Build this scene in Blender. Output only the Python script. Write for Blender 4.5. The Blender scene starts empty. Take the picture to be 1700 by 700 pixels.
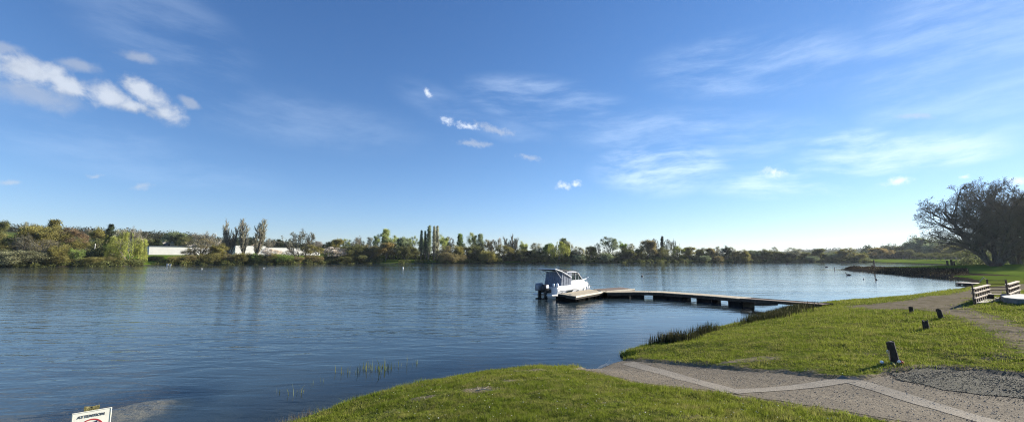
import bpy, math, random
import numpy as np
from mathutils import Vector, Matrix
from mathutils.geometry import delaunay_2d_cdt
R = math.radians
C = bpy.context.scene.collection
rng = np.random.default_rng(7)
random.seed(7)

# ---------------------------------------------------------------- camera model
F = 700.0; CAMZ = 3.5; PITCH = math.atan(77/700)
def ray(px, py):
    u = (px-850)/F; v = (350-py)/F
    cp, sp = math.cos(PITCH), math.sin(PITCH)
    return np.array([u, cp - v*sp, sp + v*cp])
def atz(px, py, z=0.0):
    d = ray(px, py); t = (z-CAMZ)/d[2]
    return (d[0]*t, d[1]*t)
def aty(px, py, Y):
    d = ray(px, py); t = Y/d[1]
    return (d[0]*t, Y, CAMZ+d[2]*t)

# ---------------------------------------------------------------- mesh helpers
def np_mesh(name, verts, faces, mat=None, parent=None, smooth=False, loc=None, link=True, mats=None, midx=None):
    """faces: list of ndarray (n,k)"""
    me = bpy.data.meshes.new(name)
    verts = np.asarray(verts, dtype=np.float32).reshape(-1, 3)
    if not isinstance(faces, (list, tuple)): faces = [faces]
    faces = [np.asarray(f, dtype=np.int32) for f in faces if len(f)]
    tot = np.concatenate([np.full(len(f), f.shape[1], dtype=np.int32) for f in faces])
    li = np.concatenate([f.ravel() for f in faces])
    st = np.concatenate([[0], np.cumsum(tot)[:-1]]).astype(np.int32)
    me.vertices.add(len(verts)); me.vertices.foreach_set('co', verts.ravel())
    me.loops.add(len(li)); me.loops.foreach_set('vertex_index', li)
    me.polygons.add(len(tot)); me.polygons.foreach_set('loop_start', st)
    me.polygons.foreach_set('loop_total', tot)
    for m in (mats or ([mat] if mat else [])): me.materials.append(m)
    if midx is not None: me.polygons.foreach_set('material_index', np.asarray(midx, dtype=np.int32))
    me.update(calc_edges=True)
    me.polygons.foreach_set('use_smooth', np.full(len(tot), smooth))
    o = bpy.data.objects.new(name, me)
    if link: C.objects.link(o)
    if parent: o.parent = parent
    if loc is not None: o.location = loc
    return o

class MB:
    def __init__(s): s.v = []; s.f = []
    def add(s, vs, fs):
        n = len(s.v); s.v += [tuple(map(float, v)) for v in vs]; s.f += [tuple(i+n for i in f) for f in fs]
    def box(s, c, d, rz=0, M=None, taper=1.0):
        hx, hy, hz = d[0]/2, d[1]/2, d[2]/2
        vs = []
        for z in (-1, 1):
            k = taper if z > 0 else 1
            for x, y in ((-1,-1),(1,-1),(1,1),(-1,1)):
                vs.append(Vector((x*hx*k, y*hy*k, z*hz)))
        m = Matrix.Translation(c) @ Matrix.Rotation(rz, 4, 'Z')
        if M is not None: m = Matrix.Translation(c) @ M
        vs = [m @ v for v in vs]
        s.add(vs, [(3,2,1,0),(4,5,6,7),(0,1,5,4),(1,2,6,5),(2,3,7,6),(3,0,4,7)])
    def tube(s, pts, r, n=6, cap=True):
        pts = [Vector(p) for p in pts]
        rs = r if isinstance(r, (list, tuple)) else [r]*len(pts)
        rings = []
        for i, p in enumerate(pts):
            a = pts[max(i-1, 0)]; b = pts[min(i+1, len(pts)-1)]
            d = (b-a).normalized()
            u = d.cross(Vector((0.3,0.1,1)) if abs(d.z) < .95 else Vector((1,0,0))).normalized(); w = d.cross(u)
            rings.append([p + (u*math.cos(2*math.pi*k/n) + w*math.sin(2*math.pi*k/n))*rs[i] for k in range(n)])
        vs = [v for q in rings for v in q]; fs = []
        for i in range(len(pts)-1):
            for k in range(n):
                fs.append((i*n+k, i*n+(k+1)%n, (i+1)*n+(k+1)%n, (i+1)*n+k))
        if cap: fs.append(tuple(range(n-1, -1, -1))); fs.append(tuple((len(pts)-1)*n+k for k in range(n)))
        s.add(vs, fs)
    def loft(s, rings, close=False, caps=True):
        n = len(rings[0]); vs = [v for q in rings for v in q]; fs = []
        for i in range(len(rings)-1):
            for k in range(n if close else n-1):
                fs.append((i*n+k, i*n+(k+1)%n, (i+1)*n+(k+1)%n, (i+1)*n+k))
        if caps: fs.append(tuple(range(n-1, -1, -1))); fs.append(tuple((len(rings)-1)*n+k for k in range(n)))
        s.add(vs, fs)
    def lathe(s, prof, c=(0,0,0), n=12):
        rings = [[(c[0]+r*math.cos(2*math.pi*k/n), c[1]+r*math.sin(2*math.pi*k/n), c[2]+z) for k in range(n)] for r, z in prof]
        s.loft(rings, close=True)
    def build(s, name, mat, parent=None, smooth=False, bevel=0):
        me = bpy.data.meshes.new(name); me.from_pydata(s.v, [], s.f); me.materials.append(mat)
        me.polygons.foreach_set('use_smooth', [smooth]*len(me.polygons)); me.update()
        o = bpy.data.objects.new(name, me); C.objects.link(o)
        if parent: o.parent = parent
        if bevel:
            b = o.modifiers.new('bevel', 'BEVEL'); b.width = bevel; b.segments = 2; b.limit_method = 'ANGLE'
        return o

def tag(o, label=None, cat=None, group=None, kind=None):
    if label: o['label'] = label
    if cat: o['category'] = cat
    if group: o['group'] = group
    if kind: o['kind'] = kind
    return o
def empty(name, loc=(0,0,0), rz=0):
    o = bpy.data.objects.new(name, None); C.objects.link(o); o.location = loc; o.rotation_euler = (0,0,rz)
    o.empty_display_size = .3
    return o

# ---------------------------------------------------------------- materials
class NT:
    def __init__(s, tree): s.t = tree; s.n = tree.nodes; s.l = tree.links
    def __call__(s, typ, **k):
        nd = s.n.new('ShaderNode'+typ); ins = {}
        for a, v in k.items():
            if a.startswith('i_'): ins[a[2:]] = v
            else: setattr(nd, a, v)
        for a, v in ins.items():
            key = int(a) if a.isdigit() else a.replace('_', ' ')
            s.set(nd.inputs[key], v)
        return nd
    def set(s, sock, v):
        if isinstance(v, bpy.types.NodeSocket): s.l.new(v, sock)
        elif isinstance(v, bpy.types.Node): s.l.new(v.outputs[0], sock)
        else: sock.default_value = v
    def math(s, op, a, b=0.0, c=0.0, clamp=False):
        nd = s('Math', operation=op, use_clamp=clamp); s.set(nd.inputs[0], a); s.set(nd.inputs[1], b); s.set(nd.inputs[2], c); return nd.outputs[0]
    def mix(s, f, a, b, blend='MIX'):
        nd = s('Mix', data_type='RGBA', blend_type=blend); s.set(nd.inputs[0], f)
        s.set(nd.inputs[6], a if isinstance(a, (bpy.types.NodeSocket, bpy.types.Node)) or len(a) == 4 else (*a, 1))
        s.set(nd.inputs[7], b if isinstance(b, (bpy.types.NodeSocket, bpy.types.Node)) or len(b) == 4 else (*b, 1)); return nd.outputs[2]
    def ramp(s, v, a, b, lo=0.0, hi=1.0):
        nd = s('MapRange', interpolation_type='SMOOTHSTEP'); s.set(nd.inputs[0], v)
        nd.inputs[1].default_value = a; nd.inputs[2].default_value = b; nd.inputs[3].default_value = lo; nd.inputs[4].default_value = hi
        return nd.outputs[0]
    def noise(s, vec, scale, detail=3, rough=.5, dist=0):
        nd = s('TexNoise'); nd.inputs['Scale'].default_value = scale; nd.inputs['Detail'].default_value = detail
        nd.inputs['Roughness'].default_value = rough; nd.inputs['Distortion'].default_value = dist
        s.l.new(vec, nd.inputs['Vector']); return nd.outputs[0]

def newmat(name):
    m = bpy.data.materials.new(name); m.use_nodes = True; m.node_tree.nodes.clear()
    return m, NT(m.node_tree)
def simple(name, col, rough=.6, metal=0, var=.15, scale=6, bump=0, bscale=30, spec=.5, stretch=(1,1,1), col2=None):
    m, n = newmat(name)
    geo = n('NewGeometry'); tc = n('TexCoord').outputs['Object']
    mp = n('Mapping', i_Vector=tc); mp.inputs['Scale'].default_value = stretch
    nz = n.noise(mp.outputs[0], scale, 5, .6)
    lo = tuple(c*(1-var) for c in col); hi = col2 or tuple(min(1, c*(1+var)) for c in col)
    c = n.mix(n.ramp(nz, .3, .7), lo, hi)
    p = n('BsdfPrincipled', i_Base_Color=c, i_Roughness=rough, i_Metallic=metal); p.inputs['Specular IOR Level'].default_value = spec
    if bump:
        b = n('Bump', i_Height=n.noise(mp.outputs[0], bscale, 4, .6)); b.inputs['Distance'].default_value = bump; n.set(p.inputs['Normal'], b.outputs[0])
    n('OutputMaterial', i_Surface=p)
    return m

# ---------------------------------------------------------------- lake outline and terrain height
near = [atz(*p) for p in [(478,712),(512,699),(545,686),(580,673),(636,657),(708,640),(784,626),(880,615),(940,616),(985,616),(1010,606),(1040,599),(1028,589),
        (1060,580),(1100,572),(1150,557),(1200,545),(1250,534),(1290,522),(1330,511),(1375,504),(1420,502),(1460,499),(1500,495),(1540,489.5),(1575,484),(1600,478),(1618,472),
        (1616,468),(1600,464.5),(1575,461.5),(1540,459.5),(1505,456.5),(1470,453),(1440,450.3),(1420,448.7),(1402,447.6),(1404,446.6),(1430,446.0),(1470,445.4),(1520,444.6),(1570,444),
        (1600,443),(1600,441.5),(1570,439.2),(1530,437.8),(1500,437),(1450,435.4),(1400,434.6),(1300,434.6),(1200,435),(1100,435.5),(1000,436),(900,436.2),(800,436.4),(700,437),(600,437.3),
        (540,437.8),(480,438.6),(400,439),(330,439.6),(250,440.4),(200,441.3),(100,442.3),(0,443),(-120,443.6)]]
SHY = [(-120,443.6),(0,443),(100,442.3),(200,441.3),(250,440.4),(330,439.6),(400,439),(480,438.6),(540,437.8),(600,437.3),(700,437),(800,436.4),(900,436.2),(1000,436),(1100,435.5),(1200,435),(1300,434.6),(1400,434.6),(1450,435.4),(1700,436)]
lake = np.array([(-420,140),(-420,-90),(-80,-40),(-30,-12),(-14,0),(-7.6,5.2)] + near)
def shoreY(px):
    y = np.interp(px, [a for a, b in SHY], [b for a, b in SHY]); return atz(px, y)[1]

def sdist(P, poly):
    """signed distance, positive inside"""
    P = np.asarray(P, float); out = np.full(len(P), 1e9); ins = np.zeros(len(P), bool)
    n = len(poly)
    for i in range(n):
        a = poly[i]; b = poly[(i+1) % n]; e = b-a; w = P-a
        t = np.clip((w@e)/(e@e), 0, 1)
        d = w-np.outer(t, e); out = np.minimum(out, (d*d).sum(1))
        c1 = P[:,1] >= a[1]; c2 = P[:,1] < b[1]; cr = e[0]*w[:,1]-e[1]*w[:,0] > 0
        ins ^= np.where(c1 & c2 & cr, True, False) | np.where(~c1 & ~c2 & ~cr, True, False)
    d = np.sqrt(out); return np.where(ins, d, -d)

def sstep(x, a, b):
    t = np.clip((x-a)/(b-a), 0, 1); return t*t*(3-2*t)
def vnoise(x, y, s, seed=0):
    x = x/s+seed*13.7; y = y/s+seed*7.3
    xi = np.floor(x); yi = np.floor(y); fx = x-xi; fy = y-yi; fx = fx*fx*(3-2*fx); fy = fy*fy*(3-2*fy)
    h = lambda a, b: np.modf(np.abs(np.sin(a*127.1+b*311.7+seed)*43758.5453))[0]
    return (h(xi,yi)*(1-fx)+h(xi+1,yi)*fx)*(1-fy)+(h(xi,yi+1)*(1-fx)+h(xi+1,yi+1)*fx)*fy
RAMP = None; LOWE = None
def pldist(P, pl):
    out = np.full(len(P), 1e9)
    for a, b in zip(pl[:-1], pl[1:]):
        e = b-a; w = P-a; t = np.clip((w@e)/(e@e), 0, 1); d = w-np.outer(t, e); out = np.minimum(out, (d*d).sum(1))
    return np.sqrt(out)
def height(x, y, sd=None):
    x = np.asarray(x, float); y = np.asarray(y, float)
    if sd is None: sd = -sdist(np.column_stack([x, y]), lake)
    r = np.hypot(x, y); az = np.degrees(np.arctan2(x, np.maximum(y, 1e-3)))
    nearw = 1-sstep(r, 55, 95)
    hn = 0.03+1.75*(1-np.exp(-np.maximum(sd,0)*0.125)) + .12*sstep(sd,0,.35)*(1-sstep(np.hypot(x-6,y-14),3,7)*0)
    slope = .045+.04*sstep(-x, 20, 70)
    hf = .15+ .35*sstep(sd,0,1.5) + np.minimum(np.maximum(sd,0)*slope, 1.4+3.0*sstep(-x, 20, 70))
    # narrow low spit on the right
    z = hn*nearw+hf*(1-nearw)
    z = z + (vnoise(x,y,3.1,1)-.5)*.10*sstep(sd,.3,3)*nearw + ((vnoise(x,y,.9,2)-.5)*.05+(vnoise(x,y,.34,3)-.5)*.045*(r < 30))*sstep(sd,.2,1)*nearw*(1 if RAMP is None else sstep(-sdist(np.column_stack([x,y]), RAMP), .05, .5))
    # far hills
    ridge = lambda c, w: np.exp(-((az-c)/w)**2)
    hill = (22*ridge(-52,9)+15*ridge(-39,7)+7*ridge(-27,8))*sstep(r,330,620)
    hill += 26*ridge(39,14)*sstep(r,1100,1700)
    z = z+np.where((y > 0) & (sd > 20), hill, 0)
    bed = -np.minimum(.02+.20*np.maximum(-sd,0), 2.8)
    # pale sandy shoal under the water by the sign
    sx, sy = atz(222, 676)
    bed = np.maximum(bed, -.015-.16*((x-sx)/.9)**2-.16*((y-sy)/1.2)**2 + (vnoise(x,y,.5,5)-.5)*.10 - .0)
    z = np.where(sd > 0, z, bed)
    if RAMP is not None:
        m = (r < 60)
        if m.any():
            rd = np.zeros_like(z); PP = np.column_stack([x[m], y[m]]); rd[m] = sstep(sdist(PP, RAMP), -.16, .0)*sstep(pldist(PP, LOWE), .1, 1.6)
            z = np.where(m & (sd > 0), z-.06*rd, z)
    return z
def H1(x, y): return float(height(np.array([x]), np.array([y]))[0])
def G(px, py, tmax=60):
    d = ray(px, py); t = np.geomspace(2, tmax, 900)
    z = height(d[0]*t, d[1]*t); cz = CAMZ+d[2]*t
    i = int(np.argmax(cz <= np.maximum(z, 0)))
    if i == 0: t_ = (0-CAMZ)/d[2]
    else: t_ = t[i]
    return (d[0]*t_, d[1]*t_)

ramp_px = [(955,611),(1012,590),(1040,595.5),(1100,599.5),(1150,603),(1220,609.5),(1300,616),(1370,623.5),(1410,626.5),(1445,624),(1480,618),(1510,614),(1560,611),(1620,614),(1700,624),(1950,660),
           (1950,800),(1700,745),(1570,712),(1500,698),(1400,681),(1300,666),(1190,652),(1120,642),(1060,632),(985,617)]
RAMP_ = np.array([G(*p) for p in ramp_px]); LOWE = RAMP_[-9:]; RAMP = RAMP_
trail_px = [(1395,508),(1450,504),(1510,498),(1575,488),(1612,480),(1700,470),(1760,476),(1700,482),(1645,490),(1606,499),(1600,507),(1640,521),(1700,541),(1790,572),(1790,622),(1720,598),(1680,572),(1630,545),(1590,528),(1555,517),(1500,513),(1440,514)]
TRAIL = np.array([G(*p) for p in trail_px])
gravel_px = [(1478,618),(1500,613),(1545,609),(1600,612),(1660,618),(1760,632),(1780,668),(1700,660),(1640,655),(1570,647),(1520,637),(1485,630)]
GRAV = np.array([G(*p) for p in gravel_px])

SUN_AZ, SUN_EL = R(65), R(20)
SKYSAT=1.12; SKYSTR=.075; SUNSTR=5.0; EXPO=1.18; HAZE=0.00007; DENO=True; SKYTINT=(.94,.92,1.08); CLOUD=(5.3,5.6,6.0); CIRRUS=(6.2,7.4,8.8)
# ---------------------------------------------------------------- ground material
def mat_ground():
    m, n = newmat('ground_mat')
    pos = n('NewGeometry').outputs['Position']
    wear = n('Attribute', attribute_name='wear').outputs['Fac']
    bank = n('Attribute', attribute_name='bank').outputs['Fac']
    n1 = n.noise(pos, .35, 4, .6); n2 = n.noise(pos, 2.3, 5, .65); n3 = n.noise(pos, 22, 4, .7); n4 = n.noise(pos, .02, 3, .5)
    g = n.mix(n.ramp(n1, .35, .65), (.115,.15,.022), (.17,.19,.036))
    g = n.mix(n.ramp(n2, .35, .75), g, (.17,.15,.05))
    g = n.mix(n.ramp(n3, .38, .7, 0, .8), g, (.03,.042,.01))
    far = n.mix(n.ramp(n4, .4, .6), (.075,.125,.018), (.13,.175,.03))
    dirt = n.mix(n.ramp(n3, .3, .7), (.15,.125,.085), (.27,.23,.165))
    dirt = n.mix(n.ramp(n2, .4, .7), dirt, (.14,.12,.07))
    wf = n.ramp(n.math('ADD', wear, n.math('MULTIPLY', n.math('SUBTRACT', n2, .5), 1.1)), .38, .62)
    ps = n('VectorMath', operation='LENGTH'); n.l.new(pos, ps.inputs[0])
    g = n.mix(n.ramp(ps.outputs['Value'], 60, 110), g, far); g = n.mix(n.ramp(ps.outputs['Value'], 450, 620), g, (.05,.058,.03))
    c = n.mix(wf, g, dirt)
    mud = n.mix(n.ramp(n3, .3, .7), (.035,.028,.018), (.075,.06,.04))
    bf = n.ramp(n.math('ADD', bank, n.math('MULTIPLY', n.math('SUBTRACT', n2, .5), .8)), .4, .6)
    c = n.mix(bf, c, mud)
    bed = n('Attribute', attribute_name='bed').outputs['Fac']
    c = n.mix(bed, c, n.mix(n.ramp(n.math('MULTIPLY', n('Attribute', attribute_name='shoal').outputs['Fac'], n.math('ADD', n2, .5)), .25, .75), (.030,.036,.030), n.mix(n.ramp(n3,.35,.7), (.20,.175,.13), (.11,.10,.075))))
    p = n('BsdfDiffuse', i_Color=c)
    n6 = n.noise(pos, 6.5, 3, .6); h = n.math('ADD', n.math('MULTIPLY', n2, .12), n.math('ADD', n.math('MULTIPLY', n6, .06), n.math('MULTIPLY', n3, .02)))
    b = n('Bump', i_Height=h); b.inputs['Distance'].default_value = 1; n.set(b.inputs['Strength'], n.ramp(ps.outputs['Value'], 30, 90, .9, 0))
    n.set(p.inputs['Normal'], b.outputs[0])
    n('OutputMaterial', i_Surface=p); return m
def mat_path(name, a, b_, dark, sc=28, bump=.02):
    m, n = newmat(name)
    pos = n('NewGeometry').outputs['Position']
    n1 = n.noise(pos, .8, 4, .6); n3 = n.noise(pos, sc, 5, .75); n5 = n.noise(pos, sc*3, 3, .7); n8 = n.noise(pos, 2.7, 6, .75)
    c = n.mix(n.ramp(n3, .35, .68), a, b_)
    c = n.mix(n.ramp(n8, .40, .62, 0, .45), c, tuple(x*1.15 for x in a))
    c = n.mix(n.ramp(n8, .58, .7, 0, .5), c, dark)
    c = n.mix(n.ramp(n1, .45, .75, 0, .55), c, dark)
    c = n.mix(n.ramp(n5, .55, .75, 0, .7), c, tuple(min(1,x*1.7) for x in b_))
    v = n('TexVoronoi', i_Vector=pos); v.inputs['Scale'].default_value = sc*.8
    c = n.mix(n.ramp(v.outputs['Distance'], .25, .7, 0, .5), c, dark)
    p = n('BsdfPrincipled', i_Base_Color=c, i_Roughness=.95); p.inputs['Specular IOR Level'].default_value = .15
    h = n.math('ADD', n.math('MULTIPLY', n3, bump*1.5), n.math('MULTIPLY', n1, bump*3))
    bb = n('Bump', i_Height=h); bb.inputs['Distance'].default_value = 1; n.set(p.inputs['Normal'], bb.outputs[0])
    n('OutputMaterial', i_Surface=p); return m
def mat_leaf(name='leaf_mat', trans=.45, vscale=.35, lo=.55, hi=1.5):
    m, n = newmat(name)
    oi = n('ObjectInfo'); pos = n('NewGeometry').outputs['Position']
    rnd = n('NewGeometry').outputs['Random Per Island']
    nz = n.noise(pos, vscale, 3, .6)
    k = n.math('MULTIPLY', n.ramp(nz, .3, .7, lo, hi), n.math('ADD', n.math('MULTIPLY', rnd, .7), .65))
    vm = n('VectorMath', operation='SCALE'); n.set(vm.inputs[0], oi.outputs['Color']); n.set(vm.inputs['Scale'], k)
    c = n.mix(n.math('MULTIPLY', rnd, .25), vm.outputs[0], (.10,.08,.04))
    d = n('BsdfDiffuse', i_Color=c); t = n('BsdfTranslucent', i_Color=c)
    mx = n('MixShader', i_0=trans); n.l.new(d.outputs[0], mx.inputs[1]); n.l.new(t.outputs[0], mx.inputs[2])
    n('OutputMaterial', i_Surface=mx); return m
def mat_bark():
    m, n = newmat('bark_mat')
    tc = n('TexCoord').outputs['Object']; oi = n('ObjectInfo')
    mp = n('Mapping', i_Vector=tc); mp.inputs['Scale'].default_value = (3,3,.6)
    nz = n.noise(mp.outputs[0], 3, 5, .7)
    vm = n('VectorMath', operation='SCALE'); n.set(vm.inputs[0], oi.outputs['Color']); n.set(vm.inputs['Scale'], n.ramp(nz,.3,.7,.55,1.4))
    p = n('BsdfPrincipled', i_Base_Color=vm.outputs[0], i_Roughness=.9); p.inputs['Specular IOR Level'].default_value = .2
    n('OutputMaterial', i_Surface=p); return m
def mat_twig():
    m, n = newmat('twig_mat')
    pos = n('NewGeometry').outputs['Position']
    c = n.mix(n.ramp(n.noise(pos, .3, 2, .5), .35, .65), (.15,.138,.095), (.28,.265,.185))
    p = n('BsdfDiffuse', i_Color=c); n('OutputMaterial', i_Surface=p); return m
def mat_blade(name, a, b_, c_, trans=.4):
    m, n = newmat(name)
    geo = n('NewGeometry'); rnd = geo.outputs['Random Per Island']; pos = geo.outputs['Position']
    nz = n.noise(pos, .45, 4, .6); n2 = n.noise(pos, 2.6, 4, .65); n7 = n.noise(pos, 7, 3, .6)
    c = n.mix(n.ramp(nz, .35, .65), a, b_)
    c = n.mix(n.ramp(n7, .42, .66, 0, .75), c, tuple(x*.28 for x in a))
    c = n.mix(n.math('MULTIPLY', n.ramp(n2, .42, .72), .8), c, c_)
    c = n.mix(n.math('MULTIPLY', rnd, .6), c, tuple(x*.45 for x in a))
    c = n.mix(n.ramp(rnd, .93, .97, 0, .8), c, (.30,.27,.13))
    d = n('BsdfDiffuse', i_Color=c); t = n('BsdfTranslucent', i_Color=c)
    mx = n('MixShader', i_0=trans); n.l.new(d.outputs[0], mx.inputs[1]); n.l.new(t.outputs[0], mx.inputs[2])
    n('OutputMaterial', i_Surface=mx); return m
def mat_water():
    m, n = newmat('water_mat')
    pos = n('NewGeometry').outputs['Position']
    dep = n('Attribute', attribute_name='depth').outputs['Fac']
    def wav(sx, sy, rz, sc, det, dist=0):
        mp = n('Mapping', i_Vector=pos); mp.inputs['Rotation'].default_value = (0,0,R(rz)); mp.inputs['Scale'].default_value = (sx,sy,1)
        return n.noise(mp.outputs[0], sc, det, .55, dist)
    w1 = wav(.32,1,-8,1.1,2,.6); w2 = wav(.45,1,14,2.6,3,.4); w3 = wav(.6,1,-4,7,3)
    lanes = wav(.12,1,3,.045,3); pat = wav(.5,1,10,.03,3,.5)
    sh = n('Attribute', attribute_name='calm').outputs['Fac']
    amp = n.math('MULTIPLY', n.ramp(lanes, .35, .62, .55, 1.1), n.math('MULTIPLY', n.ramp(pat,.35,.65,.75,1.15), sh))
    hgt = n.math('ADD', n.math('MULTIPLY', w1, .08), n.math('ADD', n.math('MULTIPLY', w2, .030), n.math('MULTIPLY', w3, .009)))
    hgt = n.math('MULTIPLY', hgt, amp)
    b = n('Bump', i_Height=hgt); b.inputs['Distance'].default_value = 1; b.inputs['Strength'].default_value = 1
    fr = n('Fresnel', i_IOR=1.33, i_Normal=b.outputs[0])
    gl = n('BsdfGlossy', i_Roughness=.05, i_Normal=b.outputs[0]); gl.inputs['Color'].default_value = (.97,.965,.93,1)
    dif = n('BsdfDiffuse'); dif.inputs['Color'].default_value = (.028,.044,.050,1)
    tr = n('BsdfTransparent'); tr.inputs['Color'].default_value = (.88,.88,.78,1)
    mx = n('MixShader'); n.set(mx.inputs[0], n.ramp(dep, .0, .9)); n.l.new(tr.outputs[0], mx.inputs[1]); n.l.new(dif.outputs[0], mx.inputs[2])
    bk = n('NewGeometry').outputs['Backfacing']; fm = n.math('MULTIPLY_ADD', bk, .12, n.math('MULTIPLY', fr.outputs[0], n.math('SUBTRACT', 1.0, bk)))
    m2 = n('MixShader'); n.set(m2.inputs[0], fm); n.l.new(mx.outputs[0], m2.inputs[1]); n.l.new(gl.outputs[0], m2.inputs[2])
    n('OutputMaterial', i_Surface=m2); return m

M = {}
M['ground'] = mat_ground(); M['leaf'] = mat_leaf(); M['bark'] = mat_bark(); M['twig'] = mat_twig(); M['water'] = mat_water()
M['path'] = mat_path('path_mat', (.145,.118,.082), (.285,.24,.17), (.085,.07,.048))
M['strip'] = mat_path('strip_mat', (.22,.19,.145), (.36,.32,.25), (.17,.145,.11), sc=40, bump=.008)
M['gravel'] = mat_path('gravel_mat', (.085,.078,.06), (.18,.165,.13), (.06,.062,.035), sc=18, bump=.05)

# ---------------------------------------------------------------- ground and water sheets
rad = np.concatenate([np.geomspace(.6, 3, 25)[:-1], np.geomspace(3, 60, 300)[:-1], np.geomspace(60, 420, 260)[:-1], np.geomspace(420, 2500, 60)])
ang = np.radians(np.concatenate([np.linspace(-62, 62, 400), np.linspace(62, 298, 75)[1:-1]]))
RR, AA = np.meshgrid(rad, ang, indexing='ij')
far_bank = None
GX = (RR*np.sin(AA)).ravel(); GY = (RR*np.cos(AA)).ravel()
SD = -sdist(np.column_stack([GX, GY]), lake)
GZ = height(GX, GY, SD)
nr, na = RR.shape
idx = np.arange(nr*na).reshape(nr, na)
a0 = idx[:-1, :]; a1 = idx[1:, :]; b0 = np.roll(idx, -1, 1)[:-1, :]; b1 = np.roll(idx, -1, 1)[1:, :]
quads = np.stack([a0, b0, b1, a1], -1).reshape(-1, 4)
fan = np.column_stack([np.full(na, nr*na), np.roll(idx[0], -1), idx[0]])
gv = np.column_stack([GX, GY, GZ]); gv = np.vstack([gv, [0,0,height(np.array([0.]), np.array([0.]))[0]]])
ground = np_mesh('ground', gv, [quads, fan], M['ground'], smooth=True)
tag(ground, kind='structure')
def fattr(o, name, vals):
    a = o.data.attributes.new(name, 'FLOAT', 'POINT'); a.data.foreach_set('value', np.asarray(vals, dtype=np.float32))
P2 = np.column_stack([gv[:,0], gv[:,1]]); SD_ = np.append(SD, 5.)
WORN = [(700,660,.55,.35,.6),(800,646,.7,.4,.65),(850,632,.6,.3,.6),(660,682,.5,.3,.55),(880,614,1.0,.3,.6),(1250,596,1.1,.5,.75),(1210,601,.6,.3,.7),(1160,690,.8,.3,.5),(1430,586,1.2,.6,.45),(1640,590,1.5,.8,.5),(1380,545,2.5,.8,.35),(1020,668,.5,.25,.5)]
WC = {(q[0],q[1]): G(q[0],q[1]) for q in WORN}
def wearf(P, sd):
    w = sstep(sdist(P, TRAIL), -1.2, 1.1)*.95
    r = np.hypot(P[:,0], P[:,1])
    rp = sdist(P, RAMP)
    w = np.maximum(w, sstep(rp, -.22, -.02))
    w = np.maximum(w, .62*np.exp(-np.maximum(-rp,0)/.7)*(P[:,0] > 4))       # thin turf along the ramp
    w = np.maximum(w, .75*sstep(sdist(P, GRAV), -1.0, .3))
    for px, py, rx, ry, k in WORN:
        c = WC[(px,py)]; w = np.maximum(w, k*np.exp(-(((P[:,0]-c[0])/rx)**2+((P[:,1]-c[1])/ry)**2)))
    return w*(r < 80)
fattr(ground, 'wear', wearf(P2, SD_))
rr_ = np.hypot(P2[:,0], P2[:,1])
spit = (P2[:,0] > 75) & (P2[:,1] > 60) & (P2[:,1] < 170) & (SD_ < 6)
fattr(ground, 'bank', np.where(rr_ < 60, 1-sstep(SD_, -.1, .18), np.where(spit, 1.0, 1-sstep(SD_, 0, 1.2))))
fattr(ground, 'bed', (SD_ < 0)*1.0)
shx, shy = atz(222, 676)
fattr(ground, 'shoal', np.exp(-(((P2[:,0]-shx)/.75)**2+((P2[:,1]-shy)/.95)**2)))

wq = quads
keep = (SD[quads].min(1) < 2.5)
keep &= np.hypot(GX[quads[:,0]], GY[quads[:,0]]) < 520
wq = quads[keep]
used, inv = np.unique(wq, return_inverse=True); wq = inv.reshape(-1, 4)
water = np_mesh('water', np.column_stack([GX[used], GY[used], np.zeros(len(used))]), [wq], M['water'], smooth=True)
tag(water, kind='structure')
fattr(water, 'depth', np.maximum(-GZ[used], 0))
rw = np.hypot(GX[used], GY[used])
sdw = -SD[used]
fattr(water, 'calm', (.35+.65*sstep(sdw, 0, 9))*(1-.5*sstep(GX[used]/np.maximum(GY[used],1), -.1, .5)))

def sheet(name, poly, mat, lift, step, label=None, jitter=.03, drop=0):
    poly = np.asarray(poly); pts = []; n = len(poly)
    for i in range(n):
        a, b = poly[i], poly[(i+1) % n]; L = np.linalg.norm(b-a); k = max(1, int(L/step))
        nv = np.array([-(b-a)[1], (b-a)[0]])/max(L, 1e-6)
        for j in range(k):
            p = a+(b-a)*j/k; w = (vnoise(np.array([p[0]]), np.array([p[1]]), step*2, 3)[0]-.5)*2*jitter
            pts.append(p+nv*w)
    nb = len(pts); mn = np.min(pts, 0); mx = np.max(pts, 0)
    gx, gy = np.meshgrid(np.arange(mn[0], mx[0], step), np.arange(mn[1], mx[1], step))
    g = np.column_stack([gx.ravel(), gy.ravel()]); g = g[sdist(g, np.array(pts)) > step*.4]
    allp = [Vector(p) for p in pts]+[Vector(p) for p in g]
    r = delaunay_2d_cdt(allp, [], [list(range(nb))], 1, 1e-5)
    V = np.array([tuple(v) for v in r[0]])
    z = height(V[:,0], V[:,1])+lift
    T = np.array([f if len(f) == 3 else f[:3] for f in r[2]])
    a, b, c = V[T[:,0]], V[T[:,1]], V[T[:,2]]
    cr = (b[:,0]-a[:,0])*(c[:,1]-a[:,1])-(b[:,1]-a[:,1])*(c[:,0]-a[:,0])
    T[cr < 0] = T[cr < 0][:, ::-1]
    o = np_mesh(name, np.column_stack([V, z]), [T], mat, smooth=True)
    tag(o, kind='structure')
    return o
vis = RAMP.copy()
sheet('path', vis, M['path'], .005, .12, jitter=.06)
sheet('gravel_patch', GRAV, M['gravel'], .014, .16, jitter=.25)
def strip(pa, pb, w0=.4, lift=.04):
    a = np.array(G(*pa)); b = np.array(G(*pb)); d = (b-a)/np.linalg.norm(b-a); nv = np.array([-d[1], d[0]])
    return np.array([a+nv*w0/2, a-nv*w0/2, b-nv*w0/2, b+nv*w0/2])
sheet('path_edging', strip((1042,602),(1222,651.5),.42), M['strip'], .009, .14, jitter=.02)
sheet('path_edging', strip((1213,650.5),(1412,630.5),.36), M['strip'], .012, .14, jitter=.02)
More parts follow.
